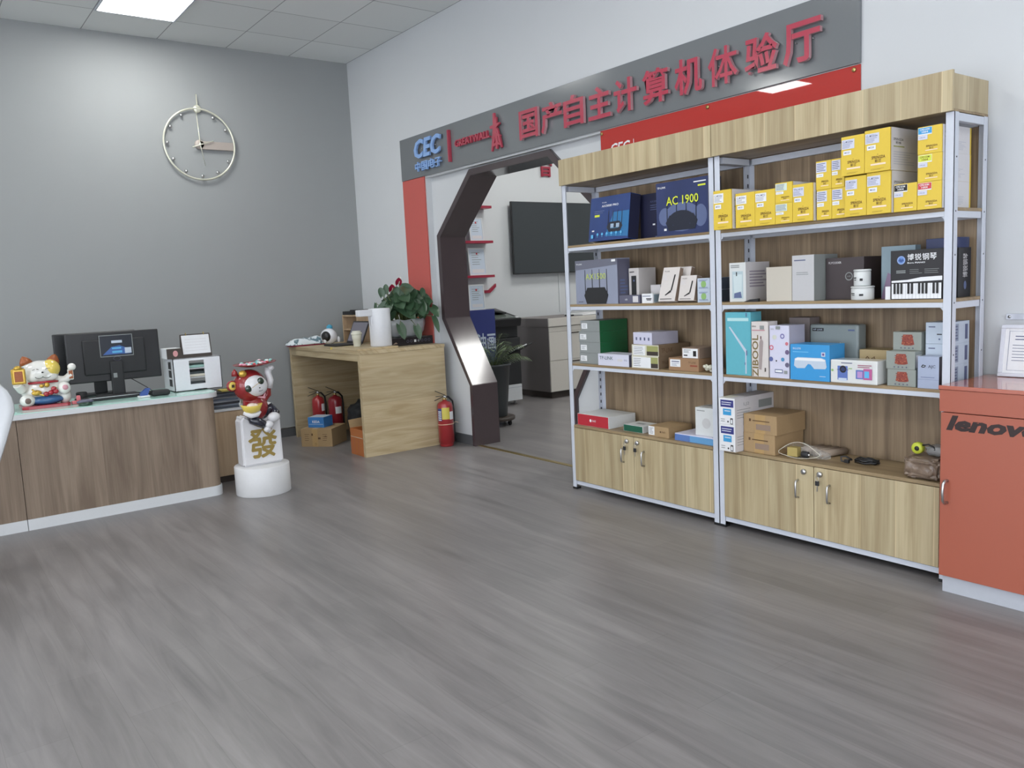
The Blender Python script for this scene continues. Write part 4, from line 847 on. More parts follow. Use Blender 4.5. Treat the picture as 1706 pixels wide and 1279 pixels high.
def speckle(name, base, spot, sc):
    m = mat(name, base, .35, bump=.6, bscale=sc); nt = m.node_tree; N = nt.nodes; L = nt.links
    tc = N.new('ShaderNodeTexCoord'); v = N.new('ShaderNodeTexNoise'); v.inputs['Scale'].default_value = sc*.8; v.inputs['Detail'].default_value = 2; L.new(tc.outputs['Object'], v.inputs['Vector'])
    cr = N.new('ShaderNodeValToRGB'); cr.color_ramp.elements[0].position = .40; cr.color_ramp.elements[0].color = lin(spot); cr.color_ramp.elements[1].position = .46; cr.color_ramp.elements[1].color = lin(base)
    L.new(v.outputs[0], cr.inputs[0]); L.new(cr.outputs[0], N['Principled BSDF'].inputs['Base Color']); return m
sheetbag('printed_bag', 'crumpled white patterned bag with a crimson lining on the table corner', 'bag', .185, -.715, z, .088, .205, .080, speckle('bag_print', (214, 222, 226), (96, 120, 130), 26), mat('bag_crimson', (150, 40, 70), .5), 4)
# robot head toy
rb = thing('robot_toy', 'white round robot toy with a dark screen face and a blue fin', 'toy', (.345, -.56, z))
M_gw = mat('gloss_white', (224, 226, 230), .15, coat=.5)
mb = MB(); mb.ell((.345, -.56, z+.078), .085, .080, .078, M_gw, 24, 14); mb.build('body', rb)
mb = MB(); mb.ell((.372, -.60, z+.080), .062, .045, .052, M_black, 22, 12); mb.build('screen', rb)
mb = MB(); mb.ell((.34, -.545, z+.165), .012, .032, .026, mat('fin_blue', (74, 160, 190), .3), 14, 8); mb.build('fin', rb)
for sy in (-.07, .07): 
    mb = MB(); mb.ell((.385, -.55+sy, z+.045), .022, .016, .03, M_gw, 12, 8); mb.build('arm', rb)
# small wooden organiser at the back with black case on it
og = thing('desk_organiser', 'small pale wooden shelf box at the back of the table', 'organiser', (.34, -.22, z))
mb = MB()
for b in ((.18, -.33, 0, .195, -.125, .27), (.495, -.33, 0, .51, -.125, .27), (.196, -.33, .255, .494, -.125, .27), (.196, -.33, .12, .494, -.125, .133), (.196, -.135, .0, .494, -.125, .254), (.196, -.33, 0, .494, -.136, .012)): mb.box(b[0], b[1], z+b[2], b[3], b[4], z+b[5], M_paleoak, .001)
mb.build('box_frame', og)
mb = MB(); mb.box(.185, -.325, z+.2706, .40, -.17, z+.305, M_matteblack, .004); mb.box(.30, -.30, z+.305, .50, -.13, z+.318, M_matteblack, .003); tag(mb.build('black_case', loc=(.3, -.25, z+.27)), 'flat black case on top of the pale wooden shelf box', 'case')
# laptop
lp = thing('laptop', 'open black laptop tilted back behind the paper cup', 'laptop', (.69, -.53, z))
mb = MB(); mb.box(.53, -.70, z, .86, -.47, z+.016, M_matteblack, .003); mb.build('base', lp)
mb = MB(); mb.box(.55, -.60, z+.0165, .84, -.49, z+.0175, M_black); mb.build('keyboard', lp)
Mx = Matrix.Translation((0, -.468, z+.016)) @ Matrix.Rotation(-.42, 4, 'X') @ Matrix.Translation((0, .468, -z-.016))
mb = MB(Mx); mb.box(.53, -.468, z+.016, .86, -.460, z+.235, M_matteblack, .002); sc = mb.build('screen_lid', lp)
mb = MB(Mx); mb.box(.545, -.4695, z+.034, .845, -.4683, z+.222, mat('laptop_screen', (120, 118, 128), .18)); mb.build('display', sc)
# tray board with yellow strip, cup, dispenser
ty = thing('tray_board', 'thin pale board with a yellow strip lying along the table edge', 'board', (1.3, -.6, z))
mb = MB(); mb.box(1.06, -.862, z, 1.555, -.475, z+.018, M_tablewoodx, .002); mb.build('board', ty)
mb = MB(); mb.box(1.03, -.864, z, 1.058, -.66, z+.017, mat('strip_yellow', (206, 186, 84), .5), .001); mb.build('edge_strip', ty)
cup = thing('paper_cup', 'off-white ribbed takeaway cup with lid beside the white dispenser', 'cup', (1.23, -.70, z+.0186))
zz = z+.0186; M_cup = mat('cup_cream', (206, 206, 190), .5)
mb = MB(); mb.lathe([(.030, 0), (.031, .004), (.036, .06), (.039, .062), (.043, .105), (.040, .108), (.0, .108)], M_cup, (1.23, -.70, zz), 28); mb.build('cup_body', cup)
mb = MB(); mb.lathe([(.046, .104), (.048, .108), (.047, .122), (.038, .124), (.037, .136), (0, .137)], M_cup, (1.23, -.70, zz), 28); mb.build('lid', cup)
ds = thing('water_dispenser', 'white cylindrical kettle-like dispenser with a spout arm on the table', 'dispenser', (1.42, -.565, zz))
M_dw = mat('dispenser_white', (214, 216, 220), .3)
mb = MB(); mb.lathe([(.088, 0), (.092, .005), (.092, .318), (.088, .324), (0, .325)], M_dw, (1.42, -.565, zz), 40); mb.build('body', ds)
mb = MB(); mb.box(1.385, -.775, zz+.262, 1.455, -.645, zz+.318, M_dw, .008); mb.prism([(-.665, zz+.265), (-.640, zz+.265), (-.640, zz+.06), (-.656, zz+.15)], 1.40, 1.44, M_dw, 'x'); mb.build('spout_arm', ds)
# flat black box with pictograms, planter with anthurium on it
bb = thing('flat_box', 'flat black box with small white pictograms under the planter', 'box', (1.26, -.23, z))
mb = MB(); mb.box(1.14, -.462, z, 1.40, -.015-.02, z+.072, mat('box_black_gloss', (38, 34, 36), .25), .003)
f = Face(mb, (1.40, -.462, z), (0, 1, 0), (0, 0, 1), .427, .072)
for k in range(7): (f.ring(.40+.085*k, .5, .012, .009, M_dgrey) if k != 2 else f.rect(.55, .35, .60, .65, M_sticker))
f.disc(.65, .5, .009, M_gbx); f.poly([(.04, .25), (.12, .5), (.16, .3)], M_brs); mb.build('box_body', bb)
plz = z+.0726
pl = thing('potted_anthurium', 'bushy anthurium with red flowers in a pale wavy-rimmed oval planter', 'potted plant', (1.26, -.235, plz))
mb = MB(); n_ = 60; vs = []; fs = []
prof = [(.72, 0), (.80, .01), (.92, .05), (.98, .11), (1.0, .155), (.95, .155), (.92, .12)]
for i, (q, h) in enumerate(prof):
    for k in range(n_):
        a = 2*PI*k/n_; e = (abs(math.cos(a))**.75*math.copysign(1, math.cos(a)), abs(math.sin(a))**.75*math.copysign(1, math.sin(a)))
        wz = .006*math.sin(9*a) if h > .15 else 0; wr = 1+(.012*math.sin(18*a) if h > .1 else 0)
        vs.append((1.26+.105*q*wr*e[0], -.235+.198*q*wr*e[1], plz+h+wz))
for i in range(len(prof)-1):
    for k in range(n_): fs.append((i*n_+k, i*n_+(k+1) % n_, (i+1)*n_+(k+1) % n_, (i+1)*n_+k))
fs.append(tuple(reversed(range(n_)))); mb.add(vs, fs, mat('planter_glaze', (172, 176, 178), .3, coat=.3), True); mb.build('planter', pl)
mb = MB(); mb.add([vs[(len(prof)-1)*n_+k] for k in range(n_)], [tuple(range(n_))], mat('soil', (66, 54, 44), .9)); mb.build('soil', pl)
def leaf(mb, base, tip, width, m, droop=.25, seg=8, heart=True, nrm=None):
    base = Vector(base); tip = Vector(tip); ax = tip-base; L_ = ax.length; ax.normalize()
    side = ax.cross(nrm or Vector((0, 0, 1))); side = side.normalized() if side.length > .1 else Vector((1, 0, 0)); up = side.cross(ax)
    vs = []; fs = []
    for i in range(seg+1):
        q = i/seg; w = width*(math.sin(PI*min(1, (q*.82+.16)))**.8 if heart else math.sin(PI*q)**.7)*(1 if q < 1 else 0); w = max(w, .0004) if q < 1 else .0004
        c = base+ax*(L_*q)-Vector((0, 0, 1))*(droop*L_*q*q)
        bk = -ax*(width*.35*(1-q)**3) if heart else Vector((0, 0, 0))
        for s_, k in ((-1, .22), (-.5, .04), (0, 0), (.5, .04), (1, .22)): vs.append(c+side*(w*s_/2)+up*(w*k*.6)+(bk if abs(s_) == 1 else bk*.4 if s_ else Vector()))
    for i in range(seg):
        for k in range(4): fs.append((i*5+k, i*5+k+1, (i+1)*5+k+1, (i+1)*5+k))
    mb.add(vs, fs, m, True)
rnd = random.Random(11); fol = MB(); stm = MB(); M_stem = mat('stem_green', (104, 116, 70), .5)
cx, cyy = 1.26, -.235; rim = plz+.15
def pleaf(hx, hy, hz, dx, dy, dz, ln, wd):
    if hy < -.36: dx = -.1; dy = max(dy, -.35); hx = min(hx, 1.30)
    dd = Vector((dx, dy, dz)).normalized()
    if hy+dd.y*ln < -.53: dy = 0
    if hy+dd.y*ln > -.035: dy = 0; hy = min(hy, -.075)
    root = Vector((cx+(hx-cx)*.25, cyy+(hy-cyy)*.35, plz+.12)); h = Vector((hx, hy, hz)); mid = (root+h)/2+Vector((0, 0, .04))
    stm.tube([root, mid, h], [.004, .003, .0025], M_stem, 6)
    leaf(fol, h, h+Vector((dx, dy, dz)).normalized()*ln, wd, M_leaf, .3, nrm=Vector((.75, -.45, .5)))
for k in range(84):
    a = rnd.uniform(0, 2*PI); rr = rnd.uniform(.1, 1)**.6; hx = cx+.12*rr*math.cos(a)+.04; hy = min(cyy+.20*rr*math.sin(a), -.05); hz = rim+.05+.27*(1-rr*.7)*rnd.uniform(.6, 1)+.03*rnd.random()
    pleaf(hx, hy, hz, .5+rnd.uniform(-.4, .6), rnd.uniform(-.9, .5) if hy > -.12 else rnd.uniform(-.8, .8), rnd.uniform(-.8, .1), rnd.uniform(.11, .15), rnd.uniform(.09, .13))
for q in ((1.30, -.46, 1.34, .1, -.1, .9, .11, .06), (1.32, -.42, 1.36, .2, .05, .9, .12, .05), (1.22, -.49, 1.28, .0, -.3, -.7, .12, .03), (1.32, -.33, 1.35, .1, 0, .9, .10, .06), (1.40, -.08, 1.25, .5, .0, .3, .13, .09),
          (1.46, -.06, 1.22, .6, .02, -.3, .12, .08), (1.48, -.06, 1.14, .7, -.05, -.8, .14, .05), (1.40, -.36, 1.08, .5, .1, -.9, .11, .08), (1.44, -.22, 1.06, .4, .1, -.9, .10, .07), (1.36, -.14, 1.30, .2, -.1, .8, .12, .06), (1.42, -.12, 1.33, .1, -.1, .7, .1, .05)): pleaf(*q)
fol.build('foliage', pl); stm.build('stems', pl)
M_spathe = mat('spathe_crimson', (150, 30, 60), .25, coat=.3)
for (x, y, zz_) in ((1.32, -.30, 1.44), (1.30, -.36, 1.385)):
    mb = MB(); mb.tube([(1.27, -.25, plz+.12), (1.30, (y-.25)/2, 1.25), (x, y, zz_)], .0028, M_stem, 6)
    leaf(mb, (x-.01, y, zz_), (x+.03, y-.015, zz_+.055), .06, M_spathe, 0, nrm=Vector((.9, -.3, -.2))); mb.tube([(x, y, zz_), (x+.02, y+.01, zz_+.06)], .004, M_cream, 8); mb.build('flower', pl)

# ------------------------------------------------------------------ fire extinguishers
M_lbly = mat('label_yellow', (204, 190, 84), .4); M_lblb = mat('label_navy', (60, 76, 130), .4); M_tie = mat('zip_tie', (222, 200, 170), .4); M_redd = mat('extinguisher_red_plain', (140, 36, 46), .3, coat=.3)
def extinguisher(label, x, y, rot, h, rr, mred, kind):
    t = thing('fire_extinguisher', label, 'fire extinguisher', (x, y, 0), 'red fire extinguishers'); Mx = Matrix.Translation((x, y, 0)) @ Matrix.Rotation(rot, 4, 'Z')
    b = h-.10
    mb = MB(Mx); mb.lathe([(rr*.86, 0), (rr*.9, .012), (rr*.88, .03), (rr, .034), (rr, b-.05), (rr*.93, b-.025), (rr*.7, b-.008), (rr*.3, b), (rr*.26, b+.01)], mred, (0, 0, 0), 36); mb.build('cylinder', t)
    mb = MB(Mx); mb.cyl((0, 0, b+.008), .016, .018, M_brass, 'z', 16, .002); mb.cyl((0, 0, b+.026), .012, .022, M_steel, 'z', 14, .002); mb.cyl((.012, 0, b+.036), .008, .012, M_steel, 'x', 14); mb.build('valve', t)
    mb = MB(Mx); mb.box(-.008, -.085, b+.045, .008, .012, b+.049, M_black, .001); mb.M = Mx @ Matrix.Translation((0, 0, b+.05)) @ Matrix.Rotation(-.45, 4, 'X'); mb.box(-.008, -.10, 0, .008, .01, .005, M_black, .001)
    mb.M = Mx @ Matrix.Translation((0, 0, b+.04)) @ Matrix.Rotation(.28, 4, 'X'); mb.box(-.007, -.105, 0, .007, 0, .004, M_black, .001); mb.build('lever', t)
    mb = MB(Mx); mb.tube([(0, .012, b+.034), (0, rr*.6, b+.032), (0, rr+.012, b-.01), (0, rr+.020, b-.09), (0, rr+.018, b*.45), (0, rr+.018, .10), (0, rr+.018, .05)], .0085, M_black, 10); mb.build('hose', t)
    def wrap(a0, a1, z0, z1, m):
        vs = []; nn = 10
        for i in range(nn+1): a = a0+(a1-a0)*i/nn; vs += [((rr+.0008)*math.cos(a), (rr+.0008)*math.sin(a), z0), ((rr+.0008)*math.cos(a), (rr+.0008)*math.sin(a), z1)]
        mb.add(vs, [(2*i, 2*i+2, 2*i+3, 2*i+1) for i in range(nn)], m)
    if kind == 'full':
        mb = MB(Mx); wrap(-1.0, .0, b-.155, b-.052, M_lbly); wrap(.02, .75, b-.16, b-.09, M_sticker); mb.build('label', t)
        mb = MB(Mx); wrap(-1.7, -1.02, b-.17, b-.06, M_lblb)
        for i in range(5): rr += .0004; wrap(-1.62, -1.1, b-.165+.018*i, b-.156+.018*i, M_sticker); rr -= .0004
        mb.build('label', t)
        mb = MB(Mx); mb.tube([((rr+.002)*math.cos(2*PI*k/40), (rr+.002)*math.sin(2*PI*k/40), .195+.004*math.cos(2*PI*k/40)) for k in range(40)], .003, M_tie, 6, closed=True); mb.tube([(0, rr, .198), (.01, rr+.03, .202), (.02, rr+.05, .194)], .003, M_tie, 6); mb.build('cable_tie', t)
    elif kind == 'tag': mb = MB(Mx); wrap(.1, .9, b-.14, b-.07, M_sticker); mb.build('label', t)
    else: mb = MB(Mx); wrap(-.55, .4, b-.165, b-.10, M_sticker); mb.build('label', t)
extinguisher('bright red fire extinguisher with yellow label against the table end', 1.672, -.115, -.0, .50, .069, M_red, 'full')
extinguisher('red fire extinguisher under the table, left one behind the blue box', .295, -.70, .0, .50, .060, M_red, 'tag')
extinguisher('darker red fire extinguisher under the table, right one in the shade', .455, -.595, .1, .505, .066, M_redd, 'plain')
# ------------------------------------------------------------------ boxes under the table
Mc = Matrix.Translation((.639, -1.038, 0)) @ Matrix.Rotation(math.atan2(.196, .235), 4, 'Z')
mb = MB(Mc); mb.box(0, 0, 0, .308, .31, .165, M_kraft, .003); F3 = faces(mb, 0, 0, 0, .308, .31, .165)
F3[0].rect(.36, 0, .54, 1, mat('packing_tape', (172, 142, 96), .3))
for a in (.12, .70): F3[0].lines(a, .3, a+.16, .75, 4, M_kraftd, .18, 3)
F3[0].rect(.34, .62, .39, .74, M_kraftd); F3[0].rect(.55, .42, .63, .52, M_kraftd); F3[0].poly([(.74, .55), (.80, .62), (.86, .55)], M_kraftd); F3[0].ring(.47, .15, .010, .008, M_kraftd)
F3[2].rect(.36, 0, .54, 1, mat('packing_tape', (172, 142, 96), .3))
tag(mb.build('cardboard_box', loc=(.66, -.80, 0)), 'kraft cardboard box with handling symbols in front of the extinguishers', 'box')
Mc2 = Matrix.Translation((.625, -.955, .1658)) @ Matrix.Rotation(.62, 4, 'Z')
mb = MB(Mc2); mb.box(0, 0, 0, .165, .16, .095, mat('box_mid_blue', (58, 120, 184), .45), .002); F3 = faces(mb, 0, 0, 0, .165, .16, .095); F3[0].text('KEDA', .28, .45, .74, .68, M_sticker, off=.02); F3[0].rect(.05, .3, .95, .33, M_pale); F3[2].rect(.02, .02, .98, .98, M_pale)
tag(mb.build('blue_box', loc=(.66, -.86, .1658)), 'small blue box with a pale lid on top of the cardboard box', 'box')
cx0 = thing('open_carton', 'orange-printed carton with kraft flaps open by the table end panel', 'box', (1.41, -.76, 0)); M_oc = mat('carton_orange', (184, 112, 62), .5)
mb = MB(); 
for b in ((1.30, -.858, 0, 1.535, -.852, .225), (1.30, -.66, 0, 1.535, -.654, .225), (1.30, -.852, 0, 1.306, -.66, .225), (1.529, -.852, 0, 1.535, -.66, .225), (1.306, -.852, 0, 1.529, -.66, .006)): mb.box(*b, M_oc)
f = Face(mb, (1.30, -.858, 0), (1, 0, 0), (0, 0, 1), .235, .225); f.rect(0, .68, 1, .70, M_cream); f.rect(.08, .04, .16, .66, M_orange); f.rect(.3, .04, .36, .66, M_orange); f.rect(.6, .04, .66, .66, M_orange); mb.build('carton_body', cx0)
mb = MB(); mb.add([(1.30, -.858, .225), (1.30, -.654, .225), (1.275, -.654, .30), (1.275, -.858, .29)], [(0, 1, 2, 3)], M_kraft); mb.add([(1.30, -.66, .225), (1.535, -.66, .225), (1.535, -.63, .30), (1.30, -.63, .31)], [(0, 1, 2, 3)], M_kraft)
fo = mb.build('flap', cx0); so = fo.modifiers.new('s', 'SOLIDIFY'); so.thickness = .004
lump('black_bag', 'black bag slumped under the table beside the open carton', 'bag', (.80, -.47, .19), (.13, .15, .19), mat('bag_black', (38, 40, 42), .55, bump=.5, bscale=12), .18, 2.2, 5, 4, .8)
#=PART6=
# ------------------------------------------------------------------ reception counter
CX = 1.934
ct = thing('reception_counter', 'brown oak fronted counter with white plinth and glass-covered top', 'counter', (1.65, -3.2, 0))
def rounded(x0, x1, y0, y1, rr):      # plan outline with the front far corner rounded
    return [(x0, y0), (x1, y0)]+[(x1-rr+rr*math.cos(a), y1-rr+rr*math.sin(a)) for a in [PI/2*k/8 for k in range(9)]]+[(x0, y1)]
mb = MB(); mb.prism(rounded(1.34, CX-.006, -3.374, -2.158, .07), .07, .700, M_counterwood, 'z'); mb.build('front_panel', ct)
mb = MB(); mb.prism(rounded(1.34, CX-.006, -4.6, -3.377, .001), .07, .700, M_counterwood, 'z'); mb.build('front_panel', ct)
mb = MB(); mb.prism(rounded(1.36, CX-.002, -3.374, -2.15, .07), .0, .0695, M_trim, 'z'); mb.build('plinth', ct)
mb = MB(); mb.prism(rounded(1.36, CX-.002, -4.6, -3.377, .001), .0, .0695, M_trim, 'z'); mb.build('plinth', ct)
mb = MB(); mb.prism(rounded(1.30, CX+.012, -4.62, -2.13, .09), .7005, .733, M_trim, 'z'); mb.build('countertop', ct)
mb = MB(); mb.prism(rounded(1.31, CX+.004, -4.61, -2.14, .085), .7335, .7385, M_glass, 'z'); mb.build('glass_sheet', ct)
zk = .7392
# low side cabinet with magazines
sc = thing('side_cabinet', 'low pale oak cabinet with a white top beyond the counter end', 'cabinet', (1.38, -1.86, 0))
mb = MB(); mb.box(1.18, -2.09, .05, 1.56, -1.63, .54, M_paleoak, .001); mb.build('body', sc)
mb = MB(); mb.box(1.19, -2.08, 0, 1.545, -1.64, .049, M_dk); mb.build('plinth', sc)
mb = MB(); mb.box(1.17, -2.10, .541, 1.57, -1.62, .56, M_trim, .002); mb.build('top', sc)
rnd = random.Random(8); zz = .5605
for k in range(9):
    c = ((70, 78, 88), (120, 128, 140), (52, 54, 60), (150, 156, 164), (84, 96, 112), (176, 178, 180), (60, 66, 76), (110, 118, 130), (44, 46, 52))[k]; th = rnd.uniform(.011, .017); o_ = rnd.uniform(-.012, .012)
    mb = MB(Matrix.Translation((1.40, -1.98, 0)) @ Matrix.Rotation(rnd.uniform(-.10, .10), 4, 'Z')); mb.box(-.15+o_, -.095, zz, .14+o_, .115, zz+th, mat('mag_%d' % k, c, .4), .001)
    tag(mb.build('magazine', loc=(1.40, -1.98, zz)), 'grey-blue magazine in the pile on the low cabinet, %s' % ('at the bottom', 'second from the bottom', 'third from the bottom', 'fourth from the bottom', 'in the exact middle', 'fourth from the top', 'third from the top', 'second from the top', 'on top')[k], 'magazine', 'magazines piled on the low cabinet'); zz += th+.0006
mb = MB(); mb.box(1.42, -1.99, zz, 1.53, -1.90, zz+.012, mat('sticky_yellow', (196, 180, 90), .6), .001); tag(mb.build('note_pad', loc=(1.47, -1.95, zz)), 'small yellow note pad on the magazine pile', 'note pad')
mb = MB(); mb.box(1.36, -1.80, .5605, 1.52, -1.66, .60, M_cream, .002); tag(mb.build('cream_box', loc=(1.44, -1.73, .5605)), 'small cream box on the low cabinet right of the figurine', 'box')
# monitors seen from behind
def monitor(label, x, y0, y1, z0, z1, stand, rot, group):
    ym = (y0+y1)/2; t = thing('monitor', label, 'monitor', (x-.02, ym, zk), group); Mx = Matrix.Translation((x, ym, 0)) @ Matrix.Rotation(rot, 4, 'Z') @ Matrix.Translation((-x, -ym, 0))
    mb = MB(Mx); mb.box(x-.022, y0, z0, x, y1, z1, M_black, .008, 3); mb.box(x-.002, y0+.10, z0+.05, x+.022, y1-.10, z1-.05, M_matteblack, .012, 3); mb.build('housing', t)
    mb = MB(Mx); mb.box(x-.0235, y0+.012, z0+.016, x-.0222, y1-.012, z1-.012, mat('screen_off', (18, 18, 20), .1)); mb.build('screen', t)
    mb = MB(Mx); mb.box(x+.01, ym-.042, zk+.012, x+.036, ym+.042, z0+.14, M_matteblack, .008); mb.build('stand_neck', t)
    mb = MB(Mx); mb.box(x-.10, ym-.13, zk, x+.07, ym+.13, zk+.013, M_matteblack, .005); mb.build('stand_base', t)
    return t, Mx
t, Mx = monitor('front black monitor seen from behind, with a blue picture stuck on it', 1.52, -3.00, -2.40, .850, 1.192, 1, .0, 'black monitors')
xb = 1.5425
mb = MB(); f = Face(mb, (xb, -2.795, 1.02), (0, 1, 0), (0, 0, 1), .215, .15)
f.rect(0, 0, 1, 1, M_gbx); f.rect(.02, .03, .98, .97, mat('poster_dark', (30, 36, 46), .25)); f.poly([(.08, .1), (.35, .45), (.6, .5), (.9, .3), (.92, .1)], mat('poster_blue', (60, 96, 160), .25)); f.rect(.36, .62, .68, .74, M_pale); f.rect(.36, .16, .66, .26, M_sky); f.rect(.36, .34, .64, .42, M_sky); f.rect(.74, .12, .94, .38, M_pale); mb.build('sticker_picture', t)
mb = MB(); mb.tube([(xb+.001, -2.69+.024*math.cos(a), 1.005+.014*math.sin(a)) for a in [2*PI*k/24 for k in range(24)]], .0016, M_dgrey, 6, closed=True); mb.build('round_logo', t)
mb = MB(); f = Face(mb, (1.557, -2.735, .87), (0, 1, 0), (0, 0, 1), .04, .04); f.rect(.2, .1, .8, .9, M_gbx); mb.build('cable_slot', t)
monitor('rear black monitor mostly hidden behind the one with the picture', 1.28, -3.04, -2.50, .86, 1.190, 1, -.0, 'black monitors')
# white letter organiser
wo = thing('letter_organiser', 'white file organiser box with a barred window holding papers', 'organiser', (1.60, -2.19, zk))
X0, X1, Y0_, Y1_, Z1 = 1.43, 1.70, -2.365, -2.03, zk+.235
mb = MB()
mb.box(X0, Y0_, zk, X1, Y0_+.005, Z1, M_gw); mb.box(X0, Y1_-.005, zk, X1, Y1_, Z1, M_gw); mb.box(X0, Y0_, Z1-.005, X1, Y1_, Z1, M_gw, .001); mb.box(X0, Y0_, zk, X1, Y1_, zk+.005, M_gw)
wy0, wy1, wz0, wz1 = -2.255, -2.150, zk+.045, zk+.215
mb.box(X1-.005, Y0_, zk, X1, wy0, Z1, M_gw); mb.box(X1-.005, wy1, zk, X1, Y1_, Z1, M_gw); mb.box(X1-.005, wy0, zk, X1, wy1, wz0, M_gw); mb.box(X1-.005, wy0, wz1, X1, wy1, Z1, M_gw)
mb.box(X0, Y0_+.005, zk+.09, X1-.006, Y1_-.005, zk+.094, M_gw); mb.box(X0, Y0_+.005, zk+.155, X1-.006, Y1_-.005, zk+.159, M_gw)
f = Face(mb, (X0, Y0_, zk), (1, 0, 0), (0, 0, 1), X1-X0, .235)
for b_ in (.15, .42, .68): f.rect(.52, b_, .80, b_+.22, M_black)
f = Face(mb, (X1, Y0_, zk), (0, 1, 0), (0, 0, 1), .335, .235); f.rect(.40, .02, .66, .035, M_black)
mb.build('box_frame', wo)
for k, (za_, c) in enumerate(((.012, (96, 110, 60)), (.03, (170, 176, 180)), (.10, (210, 206, 190)), (.118, (60, 70, 72)), (.165, (150, 190, 180)))):
    mb = MB(); mb.box(X0+.02, Y0_+.03, zk+za_-.004, X1-.03, Y1_-.05-.02*(k % 3), zk+za_+.014, mat('tray_paper_%d' % k, c, .5), .001)
    tag(mb.build('paper_stack', loc=(1.56, -2.2, zk+za_-.004)), ('olive folder at the bottom of the white organiser', 'grey papers above the olive folder in the white organiser', 'cream papers on the middle tray of the white organiser', 'dark folder on the middle tray of the white organiser', 'mint papers on the top tray of the white organiser')[k], 'papers', 'papers in the white organiser')
# dark gift box and easel calendar on the organiser
zo = Z1+.0006
mb = MB(); mb.box(1.50, -2.40+.01, zo, 1.66, -2.285, zo+.072, M_paper, .001); mb.box(1.6605, -2.39, zo, 1.668, -2.285, zo+.072, M_dk, .001); f = Face(mb, (1.668, -2.39, zo), (0, 1, 0), (0, 0, 1), .105, .072); f.disc(.55, .5, .017, mat('seal_pink', (206, 150, 150), .4), .022)
tag(mb.build('gift_box', loc=(1.58, -2.34, zo)), 'white box with a dark end and pink seal on the white organiser', 'box')
ca = thing('desk_calendar', 'dark easel desk calendar with a blank white page', 'calendar', (1.64, -2.18, zo))
Mx = Matrix.Translation((1.655, 0, zo)) @ Matrix.Rotation(-.16, 4, 'Y') @ Matrix.Translation((-1.655, 0, -zo))
mb = MB(Mx); mb.box(1.651, -2.282, zo, 1.655, -2.072, zo+.168, M_dk, .001); mb.M = Matrix.Translation((1.60, 0, zo)) @ Matrix.Rotation(.16, 4, 'Y') @ Matrix.Translation((-1.60, 0, -zo)); mb.box(1.598, -2.282, zo, 1.602, -2.072, zo+.166, M_dk, .001); mb.M = None; mb.box(1.60, -2.282, zo, 1.655, -2.072, zo+.003, M_dk); mb.build('easel', ca)
mb = MB(Mx); mb.box(1.6555, -2.274, zo+.024, 1.6575, -2.080, zo+.16, M_sticker); f = Face(mb, (1.6575, -2.274, zo+.024), (0, 1, 0), (0, 0, 1), .194, .136); f.lines(.1, .1, .9, .85, 5, M_cside, .1, 4, .1); mb.build('page', ca)
for yy in (-2.24, -2.115):
    mb = MB(Mx); mb.tube([(1.653+.008*math.cos(a), yy, zo+.168+.010*math.sin(a)) for a in [2*PI*k/14 for k in range(14)]], .0025, M_brass, 6, closed=True); mb.build('ring', ca)
# small things on the counter
def small(name, label, cat, builder, loc, group=None):
    mb = MB(); builder(mb); return tag(mb.build(name, loc=loc), label, cat, group)
small('power_strip', 'long dark strip with steel edge lying behind the monitor stand', 'power strip', lambda m: (m.box(1.66, -3.0, zk, 1.70, -2.46, zk+.028, M_matteblack, .004), m.box(1.700, -3.0, zk+.018, 1.7025, -2.46, zk+.022, M_steel)), (1.68, -2.73, zk))
small('blue_stapler', 'blue and white stapler near the counter edge before the organiser', 'stapler', lambda m: (m.prism([(-2.62, zk+.03), (-2.58, zk+.062), (-2.555, zk+.060), (-2.575, zk+.012), (-2.62, zk+.012)], 1.78, 1.81, mat('stapler_blue', (56, 84, 150), .35), 'x'), m.box(1.775, -2.635, zk, 1.815, -2.56, zk+.013, M_paper, .004)), (1.79, -2.60, zk))
small('tape_roll', 'black rounded tape holder beside the blue stapler', 'tape holder', lambda m: m.box(1.74, -2.545, zk, 1.81, -2.425, zk+.040, M_matteblack, .018, 3), (1.78, -2.49, zk))
small('computer_mouse', 'dark mouse by the cat figurine on the counter', 'mouse', lambda m: m.ell((1.80, -2.96, zk+.016), .030, .052, .016, M_dgrey, 16, 8), (1.80, -2.96, zk))
small('green_puck', 'dark green round lid in front of the dark mouse', 'lid', lambda m: m.lathe([(.0, 0), (.040, 0), (.042, .006), (.038, .016), (.0, .018)], mat('lid_green', (34, 62, 48), .3), (1.865, -2.97, zk), 22), (1.865, -2.97, zk))
small('pink_clip', 'small pink clip toy right of the cat figurine', 'clip', lambda m: (m.box(1.72, -3.03, zk+.0, 1.75, -2.985, zk+.022, mat('clip_pink', (206, 110, 116), .4), .006), m.box(1.725, -3.0, zk+.02, 1.745, -2.975, zk+.055, mat('clip_pink', (206, 110, 116), .4), .006)), (1.74, -3.0, zk))
small('black_jar', 'short black jar behind the pink clip', 'jar', lambda m: m.cyl((1.60, -2.945, zk), .035, .062, M_matteblack, 'z', 20, .006), (1.60, -2.945, zk))
small('cable', 'thin black cable hanging below the right half of the front monitor', 'cable', lambda m: m.tube([(1.55, -2.62, .86), (1.57, -2.58, .83), (1.60, -2.53, .79), (1.63, -2.50, .762), (1.63, -2.44, .758), (1.60, -2.40, zk+.004)], .003, M_black, 6), (1.6, -2.5, zk))
small('wire_tangle', 'black wire tangle left of the cat figurine', 'cable', lambda m: m.tube([(1.74+.035*math.cos(k*.9)+.01*math.cos(k*2.3), -3.42+.05*math.sin(k*.9), zk+.006+.045*abs(math.sin(k*.31))) for k in range(40)], .0028, M_black, 6), (1.74, -3.42, zk))
